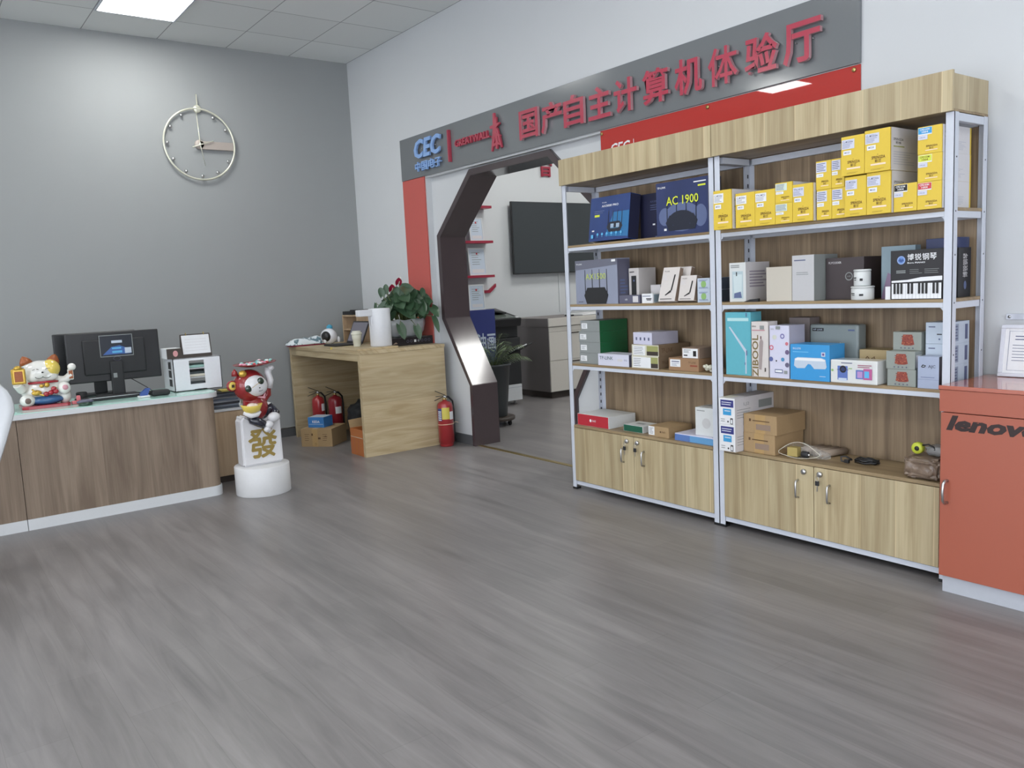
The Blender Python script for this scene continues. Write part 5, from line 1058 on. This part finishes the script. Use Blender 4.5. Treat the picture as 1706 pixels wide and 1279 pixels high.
small('green_papers', 'thin mint green sheets left of the cat figurine', 'papers', lambda m: (m.box(1.80, -3.52, zk, 1.92, -3.34, zk+.003, M_glass), m.box(1.76, -3.50, zk+.0035, 1.90, -3.36, zk+.006, M_glass)), (1.85, -3.43, zk))
# ------------------------------------------------------------------ lucky cat figurine (faces +x)
M_por = mat('porcelain', (222, 222, 216), .14, coat=.6); M_pred = mat('glaze_red', (160, 30, 44), .2, coat=.5); M_pgold = mat('glaze_gold', (204, 168, 74), .2, .5); M_pblue = mat('glaze_blue', (50, 92, 140), .25, coat=.4); M_ppink = mat('glaze_pink', (206, 150, 160), .3); M_pbrown = mat('glitter_amber', (150, 84, 46), .3, .2, bscale=220, var=.5); M_pyel = mat('glaze_yellow', (224, 200, 96), .2, coat=.4)
lx, ly, lz = 1.66, -3.18, zk
lc = thing('lucky_cat', 'white porcelain lucky cat with a gold charm in its paw', 'figurine', (lx, ly, lz))
mb = MB(); mb.prism([(lx-.085, ly-.135), (lx+.10, ly-.135), (lx+.12, ly-.10), (lx+.12, ly+.12), (lx+.10, ly+.14), (lx-.085, ly+.14)], lz, lz+.020, M_pred, 'z'); mb.build('cushion', lc)
def fuse(o, vox=.004, sm=6):
    r_ = o.modifiers.new('r', 'REMESH'); r_.mode = 'VOXEL'; r_.voxel_size = vox; r_.use_smooth_shade = True
    q = o.modifiers.new('s', 'SMOOTH'); q.factor = .6; q.iterations = sm
mb = MB()
mb.ell((lx, ly, lz+.105), .085, .125, .095, M_por); mb.ell((lx, ly, lz+.17), .07, .10, .05, M_por)
mb.ell((lx+.01, ly, lz+.225), .082, .108, .078, M_por); mb.ell((lx+.055, ly-.045, lz+.198), .035, .045, .032, M_por); mb.ell((lx+.055, ly+.045, lz+.198), .035, .045, .032, M_por)
for s_ in (-1, 1): mb.lathe([(.04, 0), (.028, .03), (.008, .055), (0, .06)], M_por, (lx-.005, ly+s_*.072, lz+.268), 16)
mb.tube([(lx+.02, ly-.09, lz+.15), (lx+.06, ly-.125, lz+.13), (lx+.08, ly-.145, lz+.165)], [.036, .032, .030], M_por, 14)      # paw with the charm
mb.tube([(lx+.0, ly+.09, lz+.16), (lx+.02, ly+.14, lz+.165), (lx+.03, ly+.175, lz+.20)], [.034, .026, .022], M_por, 14)
mb.ell((lx+.085, ly-.10, lz+.055), .035, .045, .04, M_por); mb.ell((lx+.085, ly+.115, lz+.115), .03, .04, .042, M_por); mb.ell((lx+.03, ly+.12, lz+.06), .06, .04, .05, M_por)
fuse(mb.build('body', lc))
for s_ in (-1, 1):
    mb = MB(); mb.M = Matrix.Translation((lx+.012, ly+s_*.075, lz+.285)) @ Matrix.Rotation(-s_*.35, 4, 'X') @ Matrix.Scale(.45, 4, (1, 0, 0)); mb.lathe([(.040, 0), (.034, .02), (.016, .045), (0, .055)], M_pbrown, (0, 0, 0), 16); mb.build('ear_glitter', lc)
mb = MB(); mb.ell((lx+.022, ly+.058, lz+.248), .073, .055, .058, M_pyel, 20, 12, Matrix.Rotation(.5, 3, 'X')); mb.build('yellow_patch', lc)
mb = MB()
def arc(c, rr, a0, a1, th, m, n=12, bx=0): mb.tube([(c[0]-bx*(abs(k/n-.5)*2)**2, c[1]+rr*math.cos(a0+(a1-a0)*k/n), c[2]+rr*.55*math.sin(a0+(a1-a0)*k/n)) for k in range(n+1)], th, m, 6)
arc((lx+.090, ly-.036, lz+.243), .018, .3, PI-.3, .0016, M_ink, bx=.006); arc((lx+.092, ly+.036, lz+.243), .018, .3, PI-.3, .0016, M_ink, bx=.008)
arc((lx+.096, ly-.022, lz+.204), .022, PI+.2, 2*PI-.1, .0016, M_ink, bx=.004); arc((lx+.096, ly+.022, lz+.204), .022, PI+.1, 2*PI-.2, .0016, M_ink, bx=.004); mb.ell((lx+.094, ly, lz+.229), .004, .007, .005, M_ink, 10, 6); mb.build('face_features', lc)
mb = MB(); mb.tube([(lx+.01+.075*math.cos(a), ly+.092*math.sin(a), lz+.158+.006*math.cos(a)) for a in [2*PI*k/32 for k in range(32)]], .008, M_pred, 8, closed=True); mb.build('collar', lc)
mb = MB(); mb.ell((lx+.092, ly+.018, lz+.146), .014, .016, .016, M_pgold, 14, 10); mb.ell((lx+.088, ly-.012, lz+.142), .012, .014, .012, M_pgold, 12, 8); mb.build('bell', lc)
mb = MB(); mb.box(lx+.085, ly-.175, lz+.165, lx+.108, ly-.095, lz+.265, M_pgold, .02, 3); mb.lathe([(.022, 0), (.026, .006), (.012, .02), (0, .022)], M_pgold, (lx+.097, ly-.135, lz+.262), 16); mb.box(lx+.106, ly-.158, lz+.182, lx+.111, ly-.112, lz+.248, M_pbrown, .004); mb.build('gold_charm', lc)
mb = MB(); mb.ell((lx+.04, ly+.178, lz+.245), .022, .026, .024, M_por, 16, 12); mb.box(lx+.025, ly+.150, lz+.16, lx+.045, ly+.185, lz+.232, M_por, .008); mb.box(lx+.044, ly+.156, lz+.168, lx+.048, ly+.180, lz+.222, M_pbrown, .003); mb.build('waving_paw', lc)
mb = MB(); mb.tube([(lx+.088+.012*math.sin(PI*k/10), ly-.07+.014*k, lz+.125-.045*math.sin(PI*k/10)) for k in range(11)], .006, M_pgold, 8); mb.ell((lx+.092, ly-.045, lz+.10), .016, .03, .018, M_pgold, 14, 8); mb.build('gold_pouch', lc)
for yy, zz_ in ((.012, .088), (.040, .095), (.068, .10), (.058, .118)):
    mb = MB(); mb.ell((lx+.100, ly+yy-.005, lz+zz_), .015, .017, .016, M_pred, 14, 10); mb.build('red_bead', lc)
mb = MB(); mb.ell((lx+.055, ly+.01, lz+.048), .062, .105, .032, M_pblue, 22, 12); mb.build('blue_skirt', lc)
mb = MB(); mb.ell((lx+.113, ly-.10, lz+.055), .008, .020, .020, mat('paw_taupe', (110, 92, 84), .4), 12, 8); mb.ell((lx+.110, ly+.118, lz+.12), .008, .018, .018, M_ppink, 12, 8); mb.build('paw_pads', lc)
# ------------------------------------------------------------------ drum pedestal, tile block and fortune figurine
px_, py_ = 2.07, -1.92
mb = MB(); mb.lathe([(.188, 0), (.19, .004), (.19, .198), (.186, .203), (0, .2035)], mat('pedestal_white', (208, 209, 210), .35), (px_, py_, 0), 56)
tag(mb.build('round_pedestal', loc=(px_, py_, 0)), 'white drum pedestal on the floor under the figurine', 'pedestal')
fg = thing('fortune_figurine', 'red-hooded masked figurine seated on a white tile with a gold character', 'figurine', (px_, py_, .2042))
zp = .2042; M_fred = mat('lacquer_red', (140, 40, 42), .25, coat=.4); M_fnavy = mat('lacquer_navy', (34, 36, 48), .25, coat=.4); M_fw = mat('lacquer_white', (212, 212, 214), .3, coat=.3)
mb = MB(); P = [(-.145, zp), (.145, zp), (.142, zp+.335), (.10, zp+.365), (.02, zp+.315), (-.06, zp+.325), (-.115, zp+.365), (-.142, zp+.335)]
bmx = bmesh.new(); a_ = [bmx.verts.new((px_-.075, py_-.0+p[0], p[1])) for p in P]; b_ = [bmx.verts.new((px_+.055, py_+p[0], p[1])) for p in P]; bmx.faces.new(a_); bmx.faces.new(b_[::-1])
for i in range(len(P)): bmx.faces.new((a_[i], b_[i], b_[(i+1) % len(P)], a_[(i+1) % len(P)]))
bmesh.ops.recalc_face_normals(bmx, faces=bmx.faces); bmesh.ops.bevel(bmx, geom=list(bmx.edges), offset=.014, segments=3, affect='EDGES'); mb.bm(bmx, M_fw); mb.build('tile_block', fg)
mb = MB(); gf = Face(mb, (px_+.055, py_, zp), (0, 1, 0), (0, 0, 1), 1, 1)
for a, b in ((0, 0), (.005, 0), (-.005, 0), (0, .005), (0, -.005)): gf.text('發', -.098+a, .055+b, .102+a, .26+b, mat('gold_leaf', (168, 146, 84), .35, .5), thick=.003)
mb.build('gold_character', fg)
fx = px_+.02; fy = py_-.005; zs = zp+.335
mb = MB(); mb.ell((fx, fy-.01, zs+.075), .075, .085, .095, M_fred); mb.ell((fx+.01, fy-.045, zs+.235), .105, .115, .112, M_fred, 28, 18); mb.ell((fx, fy-.02, zs+.14), .06, .07, .05, M_fred)
mb.tube([(fx, fy+.04, zs+.12), (fx+.01, fy+.075, zs+.16), (fx+.015, fy+.075, zs+.21)], [.03, .03, .028], M_fred, 14); mb.tube([(fx, fy-.07, zs+.12), (fx+.06, fy-.09, zs+.075)], [.03, .028], M_fred, 14)
fuse(mb.build('body', fg), .004, 5)
rf = Matrix.Rotation(-.22, 3, 'X')
mb = MB(); mb.ell((fx+.072, fy-.030, zs+.235), .052, .090, .076, M_fw, 26, 16, rf); mb.build('face', fg)
mb = MB(); M_lens = mat('lens_green', (36, 52, 40), .1, coat=.8)
for (dy, dz) in ((-.062, -.008), (.022, .036)): mb.ell((fx+.108+(.006 if dy > 0 else 0), fy-.030+dy+.006, zs+.230+dz), .012, .025, .025, M_lens, 18, 10)
mb.ell((fx+.124, fy-.014, zs+.222), .004, .005, .004, M_ink, 8, 6); mb.tube([(fx+.120, fy-.065, zs+.226), (fx+.126, fy-.03, zs+.250), (fx+.122, fy+.01, zs+.262)], .0018, M_brass, 6); mb.tube([(fx+.118, fy-.02, zs+.20), (fx+.121, fy-.005, zs+.199), (fx+.119, fy+.008, zs+.205)], .0015, M_ink, 5)
mb.build('glasses', fg)
mb = MB(); mb.M = Matrix.Translation((fx+.03, fy-.175, zs+.245)) @ Matrix.Rotation(.25, 4, 'Z'); mb.lathe([(0, -.012), (.036, -.012), (.038, 0), (.036, .012), (0, .012)], M_fred, (0, 0, 0), 24, 'x'); mb.lathe([(0, 0), (.030, 0), (.028, .004), (0, .004)], M_pyel, (.012, 0, 0), 24, 'x'); mb.box(.016, -.010, -.010, .018, .010, .010, M_dk); mb.build('coin_ear', fg)
mb = MB(); mb.ell((fx+.075, fy-.108, zs+.325), .020, .028, .024, M_pgold, 16, 10); mb.lathe([(.025, 0), (.018, .03), (0, .05)], M_fred, (fx+.02, fy-.145, zs+.31), 14); mb.build('hood_ornament', fg)
# plate of sweets held overhead
mb = MB(); Mp = Matrix.Translation((fx+.01, fy+.005, zs+.365)) @ Matrix.Rotation(.06, 4, 'X'); mb.M = Mp; mb.lathe([(.0, 0), (.07, .0), (.145, .020), (.148, .024), (.14, .024), (.07, .006), (0, .006)], M_fred, (0, 0, 0), 40); mb.build('plate', fg)
rnd = random.Random(4)
for k in range(34):
    a = rnd.uniform(0, 2*PI); rr = .125*rnd.random()**.55; c = rnd.choice([(150, 206, 200), (220, 150, 170), (222, 222, 220), (110, 180, 180), (196, 60, 70), (232, 200, 206)])
    p = Mp @ Vector((rr*math.cos(a), rr*math.sin(a), .016+.010*rnd.random()+.05*max(0, rr-.07)))
    mb = MB(); mb.ell(p, .017, .011, .008, mat('sweet_%d_%d' % c[:2], c, .3), 8, 5, Matrix.Rotation(rnd.uniform(0, 3), 3, 'Z'))
    tag(mb.build('sweet', loc=tuple(p)), {150: 'mint', 220: 'pink', 222: 'white', 110: 'teal', 196: 'red', 232: 'pale rose'}[c[0]]+' wrapped sweet on the plate the figurine holds overhead', 'sweet', 'sweets on the figurine plate')
mb = MB(); mb.tube([(fx+.03, fy+.085, zs+.205), (fx+.04, fy+.095, zs+.26), (fx+.03, fy+.085, zs+.31), (fx+.03, fy+.092, zs+.345)], [.024, .023, .024, .026], M_fw, 16); mb.ell((fx+.045, fy+.105, zs+.345), .020, .022, .018, M_fw, 14, 10); mb.build('raised_arm', fg)
mb = MB(); mb.M = Matrix.Translation((fx+.105, fy-.075, zs+.085)); n_ = 30; vs = []; fs = []
for i, (q, h) in enumerate(((.3, -.035), (.75, -.02), (1, .012), (1.0, .018), (.85, .012), (.4, .004))):
    for k in range(n_): a = 2*PI*k/n_; vs.append((.045*q*math.cos(a), .075*q*math.sin(a), h+.012*abs(math.sin(a))**2*(1 if h > 0 else 0)))
for i in range(5):
    for k in range(n_): fs.append((i*n_+k, i*n_+(k+1) % n_, (i+1)*n_+(k+1) % n_, (i+1)*n_+k))
fs += [tuple(reversed(range(n_))), tuple(5*n_+k for k in range(n_))]; mb.add(vs, fs, M_pyel, True); mb.ell((.0, .0, .016), .026, .034, .020, mat('pearl', (226, 210, 196), .15, coat=.5), 16, 10); mb.ell((.004, .022, .014), .02, .022, .018, mat('pearl', (226, 210, 196), .15, coat=.5), 14, 8); mb.build('gold_ingot', fg)
mb = MB(); mb.tube([(fx+.105, fy-.135, zs+.06), (fx+.118, fy-.09, zs+.035), (fx+.115, fy-.045, zs+.038), (fx+.105, fy-.02, zs+.055)], [.014, .018, .018, .012], M_fw, 12); mb.build('hand', fg)
mb = MB(); mb.tube([(fx+.02, fy-.05, zs+.01), (fx+.075, fy-.065, zs+.0), (fx+.098, fy+.01, zs-.045)], [.034, .034, .028], M_fnavy, 14); mb.tube([(fx+.0, fy+.03, zs+.02), (fx+.02, fy+.10, zs+.06), (fx+.05, fy+.105, zs+.03), (fx+.085, fy+.07, zs-.01)], [.034, .036, .034, .026], M_fnavy, 14); mb.build('legs', fg)
mb = MB(); mb.ell((fx+.105, fy+.075, zs+.005), .034, .044, .034, M_fw, 18, 12); mb.ell((fx+.105, fy+.035, zs-.045), .030, .032, .030, M_fw, 18, 12, ); mb.ell((fx+.108, fy+.02, zs-.075), .024, .024, .022, M_fw, 14, 10); mb.build('shoes', fg)
mb = MB(); mb.tube([(fx+.072, fy-.02, zs+.155), (fx+.088, fy+.015, zs+.15), (fx+.088, fy+.03, zs+.145)], [.004, .006, .01], M_ppink, 8); mb.tube([(fx+.088, fy+.02, zs+.148), (fx+.09, fy+.035, zs+.18)], [.007, .002], M_ppink, 8); mb.build('bow', fg)
#=PART7=
# ------------------------------------------------------------------ room behind the arch
XW = -.6
tv = thing('television', 'large black television on the wall of the back room', 'television', (XW, 3.17, 1.5))
mb = MB(); mb.box(XW+.002, 2.75, 1.75, XW+.05, 3.6, 2.2, M_matteblack); mb.build('wall_mount', tv)
mb = MB(); mb.box(XW+.051, 2.375, 1.512, XW+.085, 3.98, 2.415, M_black, .004); mb.build('housing', tv)
mb = MB(); mb.box(XW+.0852, 2.385, 1.525, XW+.0868, 3.97, 2.407, mat('tv_screen', (52, 57, 60), .12)); mb.build('screen', tv)
small('wall_conduit', 'thin white cable duct running down the wall below the television', 'cable duct', lambda m: m.box(XW+.0005, 3.16, 1.0, XW+.012, 3.18, 1.50, M_trim), (XW, 3.17, 1.0))
M_shred = mat('shelf_crimson', (150, 34, 58), .35)
for k, (zz_, lb) in enumerate(((2.345, 'topmost'), (1.930, 'middle'), (1.518, 'lowest'))):
    mb = MB(); mb.box(XW+.0005, 1.15, zz_-.03, XW+.16, 2.02-.0, zz_, M_shred, .001); tag(mb.build('wall_shelf', loc=(XW, 1.6, zz_-.03)), 'crimson wall shelf in the back room, %s of three' % lb, 'shelf', 'crimson wall shelves')
def certificate(label, y0, y1, z0, h, x=XW+.10, lean=.10, mfr=M_trim):
    t = thing('framed_certificate', label, 'certificate', (x, (y0+y1)/2, z0), 'framed certificates in the back room'); Mx = Matrix.Translation((x, 0, z0)) @ Matrix.Rotation(-lean, 4, 'Y') @ Matrix.Translation((-x, 0, -z0)); b = .014
    mb = MB(Mx); mb.box(x-.012, y0, z0, x, y0+b, z0+h, mfr); mb.box(x-.012, y1-b, z0, x, y1, z0+h, mfr); mb.box(x-.012, y0+b, z0, x, y1-b, z0+b, mfr); mb.box(x-.012, y0+b, z0+h-b, x, y1-b, z0+h, mfr); mb.build('frame', t)
    mb = MB(Mx); mb.box(x-.008, y0+b, z0+b, x-.003, y1-b, z0+h-b, M_pale); f = Face(mb, (x-.003, y0+b, z0+b), (0, 1, 0), (0, 0, 1), y1-y0-2*b, h-2*b); f.lines(.15, .35, .85, .9, 6, M_gbx, .25, int(y0*10)); f.rect(.1, .05, .9, .2, M_cside); f.disc(.5, .82, .012, M_redb); mb.build('document', t)
certificate('framed certificate on the middle crimson shelf, at its right end', 1.73, 1.93, 1.9306, .28)
certificate('framed certificate on the middle crimson shelf, left of the other', 1.42, 1.66, 1.9306, .30)
certificate('framed certificate on the lowest crimson shelf, at its right end', 1.70, 1.95, 1.5186, .33)
certificate('framed certificate on the lowest crimson shelf, left of the other', 1.38, 1.64, 1.5186, .33)
# red arrow-like mark and letter
mb = MB(); mb.prism([(1.80, 1.295), (2.035, 1.30), (2.125, 1.372), (2.125, 1.41), (2.02, 1.335), (1.80, 1.33)], XW+.0005, XW+.03, M_shred, 'x'); tag(mb.build('wall_shelf', loc=(XW, 1.95, 1.3)), 'crimson bent wall shelf with an upturned end, below the straight ones', 'shelf')
let = thing('wall_lettering', 'crimson raised characters high on the back room wall', 'wall lettering', (XW, 3.0, 2.75))
for c, y0 in (('普', 2.905), ('公', 3.26), ('司', 3.6)):
    mb = MB(); Face(mb, (XW+.004, 0, 0), (0, 1, 0), (0, 0, 1), 1, 1).text(c, y0, 2.745, y0+.21, 3.02, M_shred, off=.02, thick=.02); mb.build('character', let)
# white framed certificate in front
certificate('large white-framed certificate standing on the blue display box', 1.00, 1.20, 1.1366, .27, x=.50, lean=.08)
# sliding-drawer cabinet
M_cab = mat('cabinet_greige', (112, 106, 104), .5); M_cabf = mat('cabinet_beige', (202, 198, 190), .45)
bc = thing('filing_cabinet', 'long low greige cabinet with beige drawers under the television', 'cabinet', (-.15, 3.4, 0))
mb = MB(); mb.box(-.52, 2.30, .08, .195, 4.4, .965, M_cab, .003); mb.build('body', bc)
mb = MB(); mb.box(-.50, 2.36, 0, .15, 4.36, .079, M_dk); mb.build('plinth', bc)
mb = MB(); mb.box(-.525, 2.292, .86, .20, 4.41, .968, M_cab, .008); mb.box(.2, 2.294, .865, .222, 4.40, .967, M_cabf, .008); mb.build('top_slab', bc)
for k in range(2):
    for (za_, zb_) in ((.085, .455), (.46, .80)):
        mb = MB(); mb.box(.1965, 2.302+k*1.05, za_, .214, 2.302+k*1.05+1.045, zb_, M_cabf, .002); d_ = mb.build('drawer', bc)
        mb = MB(); mb.box(.215, 2.302+k*1.05+.30, zb_-.03, .222, 2.302+k*1.05+.75, zb_-.018, M_dk); mb.build('grip', d_)
    mb = MB(); mb.box(.1965, 2.302+k*1.05, .803, .212, 2.302+k*1.05+1.045, .858, M_cabf, .002); mb.build('drawer', bc)
small('paper_tray', 'white paper tray on the beige cabinet by the shelf post', 'tray', lambda m: (m.box(-.2, 2.9, .9686, .15, 3.5, .985, M_paper, .003), m.box(-.1, 3.0, .9856, .05, 3.4, .995, M_cside, .002)), (-.02, 3.2, .9686))
small('black_phone', 'small black handset standing on the beige cabinet', 'telephone', lambda m: (m.box(-.02, 2.75, .9686, .08, 2.82, .985, M_black, .004), m.box(.02, 2.765, .985, .04, 2.80, 1.07, M_black, .006)), (.03, 2.78, .9686))
# copier on white drawer box
wb = thing('white_drawer_box', 'white low drawer box on little feet under the black copier', 'cabinet', (-.05, 1.60, 0))
mb = MB(); mb.box(-.30, 1.30, .05, .195, 1.875, .235, M_trim, .004); f = Face(mb, (.195, 1.30, .05), (0, 1, 0), (0, 0, 1), .575, .185); f.rect(.0, .82, 1, .835, M_slate); mb.build('body', wb)
for xx in (-.27, .15):
    for yy in (1.34, 1.80): mb = MB(); mb.cyl((xx, yy, 0), .015, .05, M_steel, 'z', 12); mb.build('foot', wb)
cp = thing('copier', 'black office copier with open paper trays in the back room', 'copier', (-.05, 1.60, .2356))
mb = MB(); mb.box(-.30, 1.28, .2356, .185, 1.885, .78, M_matteblack, .01); mb.box(-.30, 1.30, .78, .165, 1.87, .96, M_black, .01); mb.build('body', cp)
mb = MB(); mb.M = Matrix.Translation((.0, 1.6, .96)) @ Matrix.Rotation(.22, 4, 'Y'); mb.box(-.28, -.30, .0, .24, .27, .10, M_black, .015); mb.box(.05, -.12, .10, .22, .20, .104, mat('copier_panel', (84, 92, 86), .2)); mb.box(.18, .21, .098, .22, .25, .103, M_paper); mb.build('control_panel', cp)
mb = MB(); mb.M = Matrix.Translation((-.25, 1.55, 1.09)) @ Matrix.Rotation(-.16, 4, 'X'); mb.box(0, -.28, 0, .35, .22, .02, M_matteblack, .004); mb.build('document_lid', cp)
mb = MB(); mb.M = Matrix.Translation((.17, 1.80, .60)) @ Matrix.Rotation(-.38, 4, 'Y') @ Matrix.Rotation(.25, 4, 'X'); mb.box(0, -.10, 0, .20, .14, .012, M_black, .003); mb.box(.02, -.06, .0125, .18, .08, .024, M_paper, .001); mb.build('side_tray', cp)
# blue display box
mb = MB(); mb.box(.20, .92, 0, .56, 1.272, 1.1355, mat('display_navy', (44, 54, 116), .35, coat=.3, bscale=3, var=.15), .003); f = Face(mb, (.56, .92, 0), (0, 1, 0), (0, 0, 1), .352, 1.1355)
f.text('油画', .30, .62, .98, .78, M_pale, off=.02); f.lines(.3, .42, .95, .50, 3, M_pale, .25, 3, .5); f.text('油画', .5, .50, .95, .58, M_slate)
tag(mb.build('display_box', loc=(.38, 1.1, 0)), 'tall navy blue display box with white characters behind the palm', 'display box')
# palm in tall dark planter on a wheeled caddy
pcx, pcy = 1.13, .80
cd = thing('plant_caddy', 'dark wheeled plant caddy under the tall planter', 'plant caddy', (pcx, pcy, 0))
mb = MB(); mb.lathe([(.0, .055), (.20, .055), (.205, .06), (.205, .085), (.19, .09), (0, .09)], M_dk, (pcx, pcy, 0), 32); mb.build('platform', cd)
for a in (-.9, .5, 1.9, 3.4, 4.4): mb = MB(); mb.cyl((pcx+.165*math.cos(a)-.0, pcy+.165*math.sin(a)-.01, .027), .026, .02, M_ink, 'y', 16, .004); mb.box(pcx+.165*math.cos(a)-.012, pcy+.165*math.sin(a)-.012, .04, pcx+.165*math.cos(a)+.012, pcy+.165*math.sin(a)+.012, .055, M_steel); mb.build('wheel', cd)
pm = thing('potted_palm', 'small feathery palm in a tall dark grey planter behind the arch', 'potted plant', (pcx, pcy, .0906))
mb = MB(); mb.lathe([(.125, 0), (.130, .01), (.175, .50), (.187, .505), (.187, .525), (.165, .525), (.163, .47)], mat('planter_charcoal', (56, 60, 62), .4), (pcx, pcy, .0906), 40); mb.build('planter', pm)
mb = MB(); mb.lathe([(.0, .475), (.163, .475)], mat('soil', (66, 54, 44), .9), (pcx, pcy, .0906), 28); mb.build('soil', pm)
rnd = random.Random(21); fr = MB(); st = MB()
for k in range(22):
    a = 2*PI*k/22+rnd.uniform(-.2, .2); ln = rnd.uniform(.34, .58); el = rnd.uniform(.6, 1.35); base = Vector((pcx+.02*math.cos(a), pcy+.02*math.sin(a), .56)); pts = []
    for i in range(9):
        q = i/8; pts.append(base+Vector((math.cos(a)*math.cos(el)*ln*q*1.15, math.sin(a)*math.cos(el)*ln*q*1.15, math.sin(el)*ln*q*1.2-.30*ln*q*q*1.6)))
    st.tube(pts, [.004*(1-.7*i/8) for i in range(9)], M_stem, 5)
    for i in range(2, 9):
        for s_ in (-1, 1):
            for e in (0, .5):
                p = pts[i-1].lerp(pts[i], e); t_ = (pts[i]-pts[i-1]).normalized(); sd = t_.cross(Vector((0, 0, 1))).normalized()*s_
                leaf(fr, p, p+(sd*.9+t_*.7+Vector((0, 0, -.15))).normalized()*.10*(1-.35*abs(i/8-.5)), .011, M_leaf2, .35, 4, False)
fr.build('fronds', pm); st.build('stems', pm)
# ------------------------------------------------------------------ white shell chair at the left edge
ch = thing('shell_chair', 'white plastic shell chair whose back rounds off at the left picture edge', 'chair', (3.0, -3.76, 0))
M_ch = mat('chair_white', (196, 199, 202), .4); vs = []; fs = []; nz_, ny_ = 18, 16
for i in range(nz_+1):
    q = i/nz_; z_ = .46+.63*q; hw = .10+.18*min(1, q*1.5)**.8
    if q > .72: hw = .28*math.sqrt(max(0.0, 1-((q-.72)/.285)**2.2))
    for k in range(ny_+1):
        s_ = 2*k/ny_-1; vs.append((3.02+.05*s_*s_-.06*(q-.4)**2+.02, -3.76+hw*s_, z_))
for i in range(nz_):
    for k in range(ny_): fs.append((i*(ny_+1)+k, i*(ny_+1)+k+1, (i+1)*(ny_+1)+k+1, (i+1)*(ny_+1)+k))
mb = MB(); mb.add(vs, fs, M_ch, True); o = mb.build('backrest', ch); q = o.modifiers.new('s', 'SOLIDIFY'); q.thickness = .014; q.offset = 0
mb = MB(); mb.box(2.99-.46, -3.95, .43, 3.03, -3.64, .462, M_ch, .014, 3); mb.build('seat', ch)
for sx, sy in ((2.60, -3.90), (2.60, -3.69), (2.97, -3.90), (2.97, -3.69)):
    mb = MB(); mb.tube([(sx, sy, .43), (sx+(.03 if sx > 2.8 else -.03), sy+(.0 if sy > -3.7 else -.03), .0)], [.016, .011], M_steel, 10); mb.build('leg', ch)
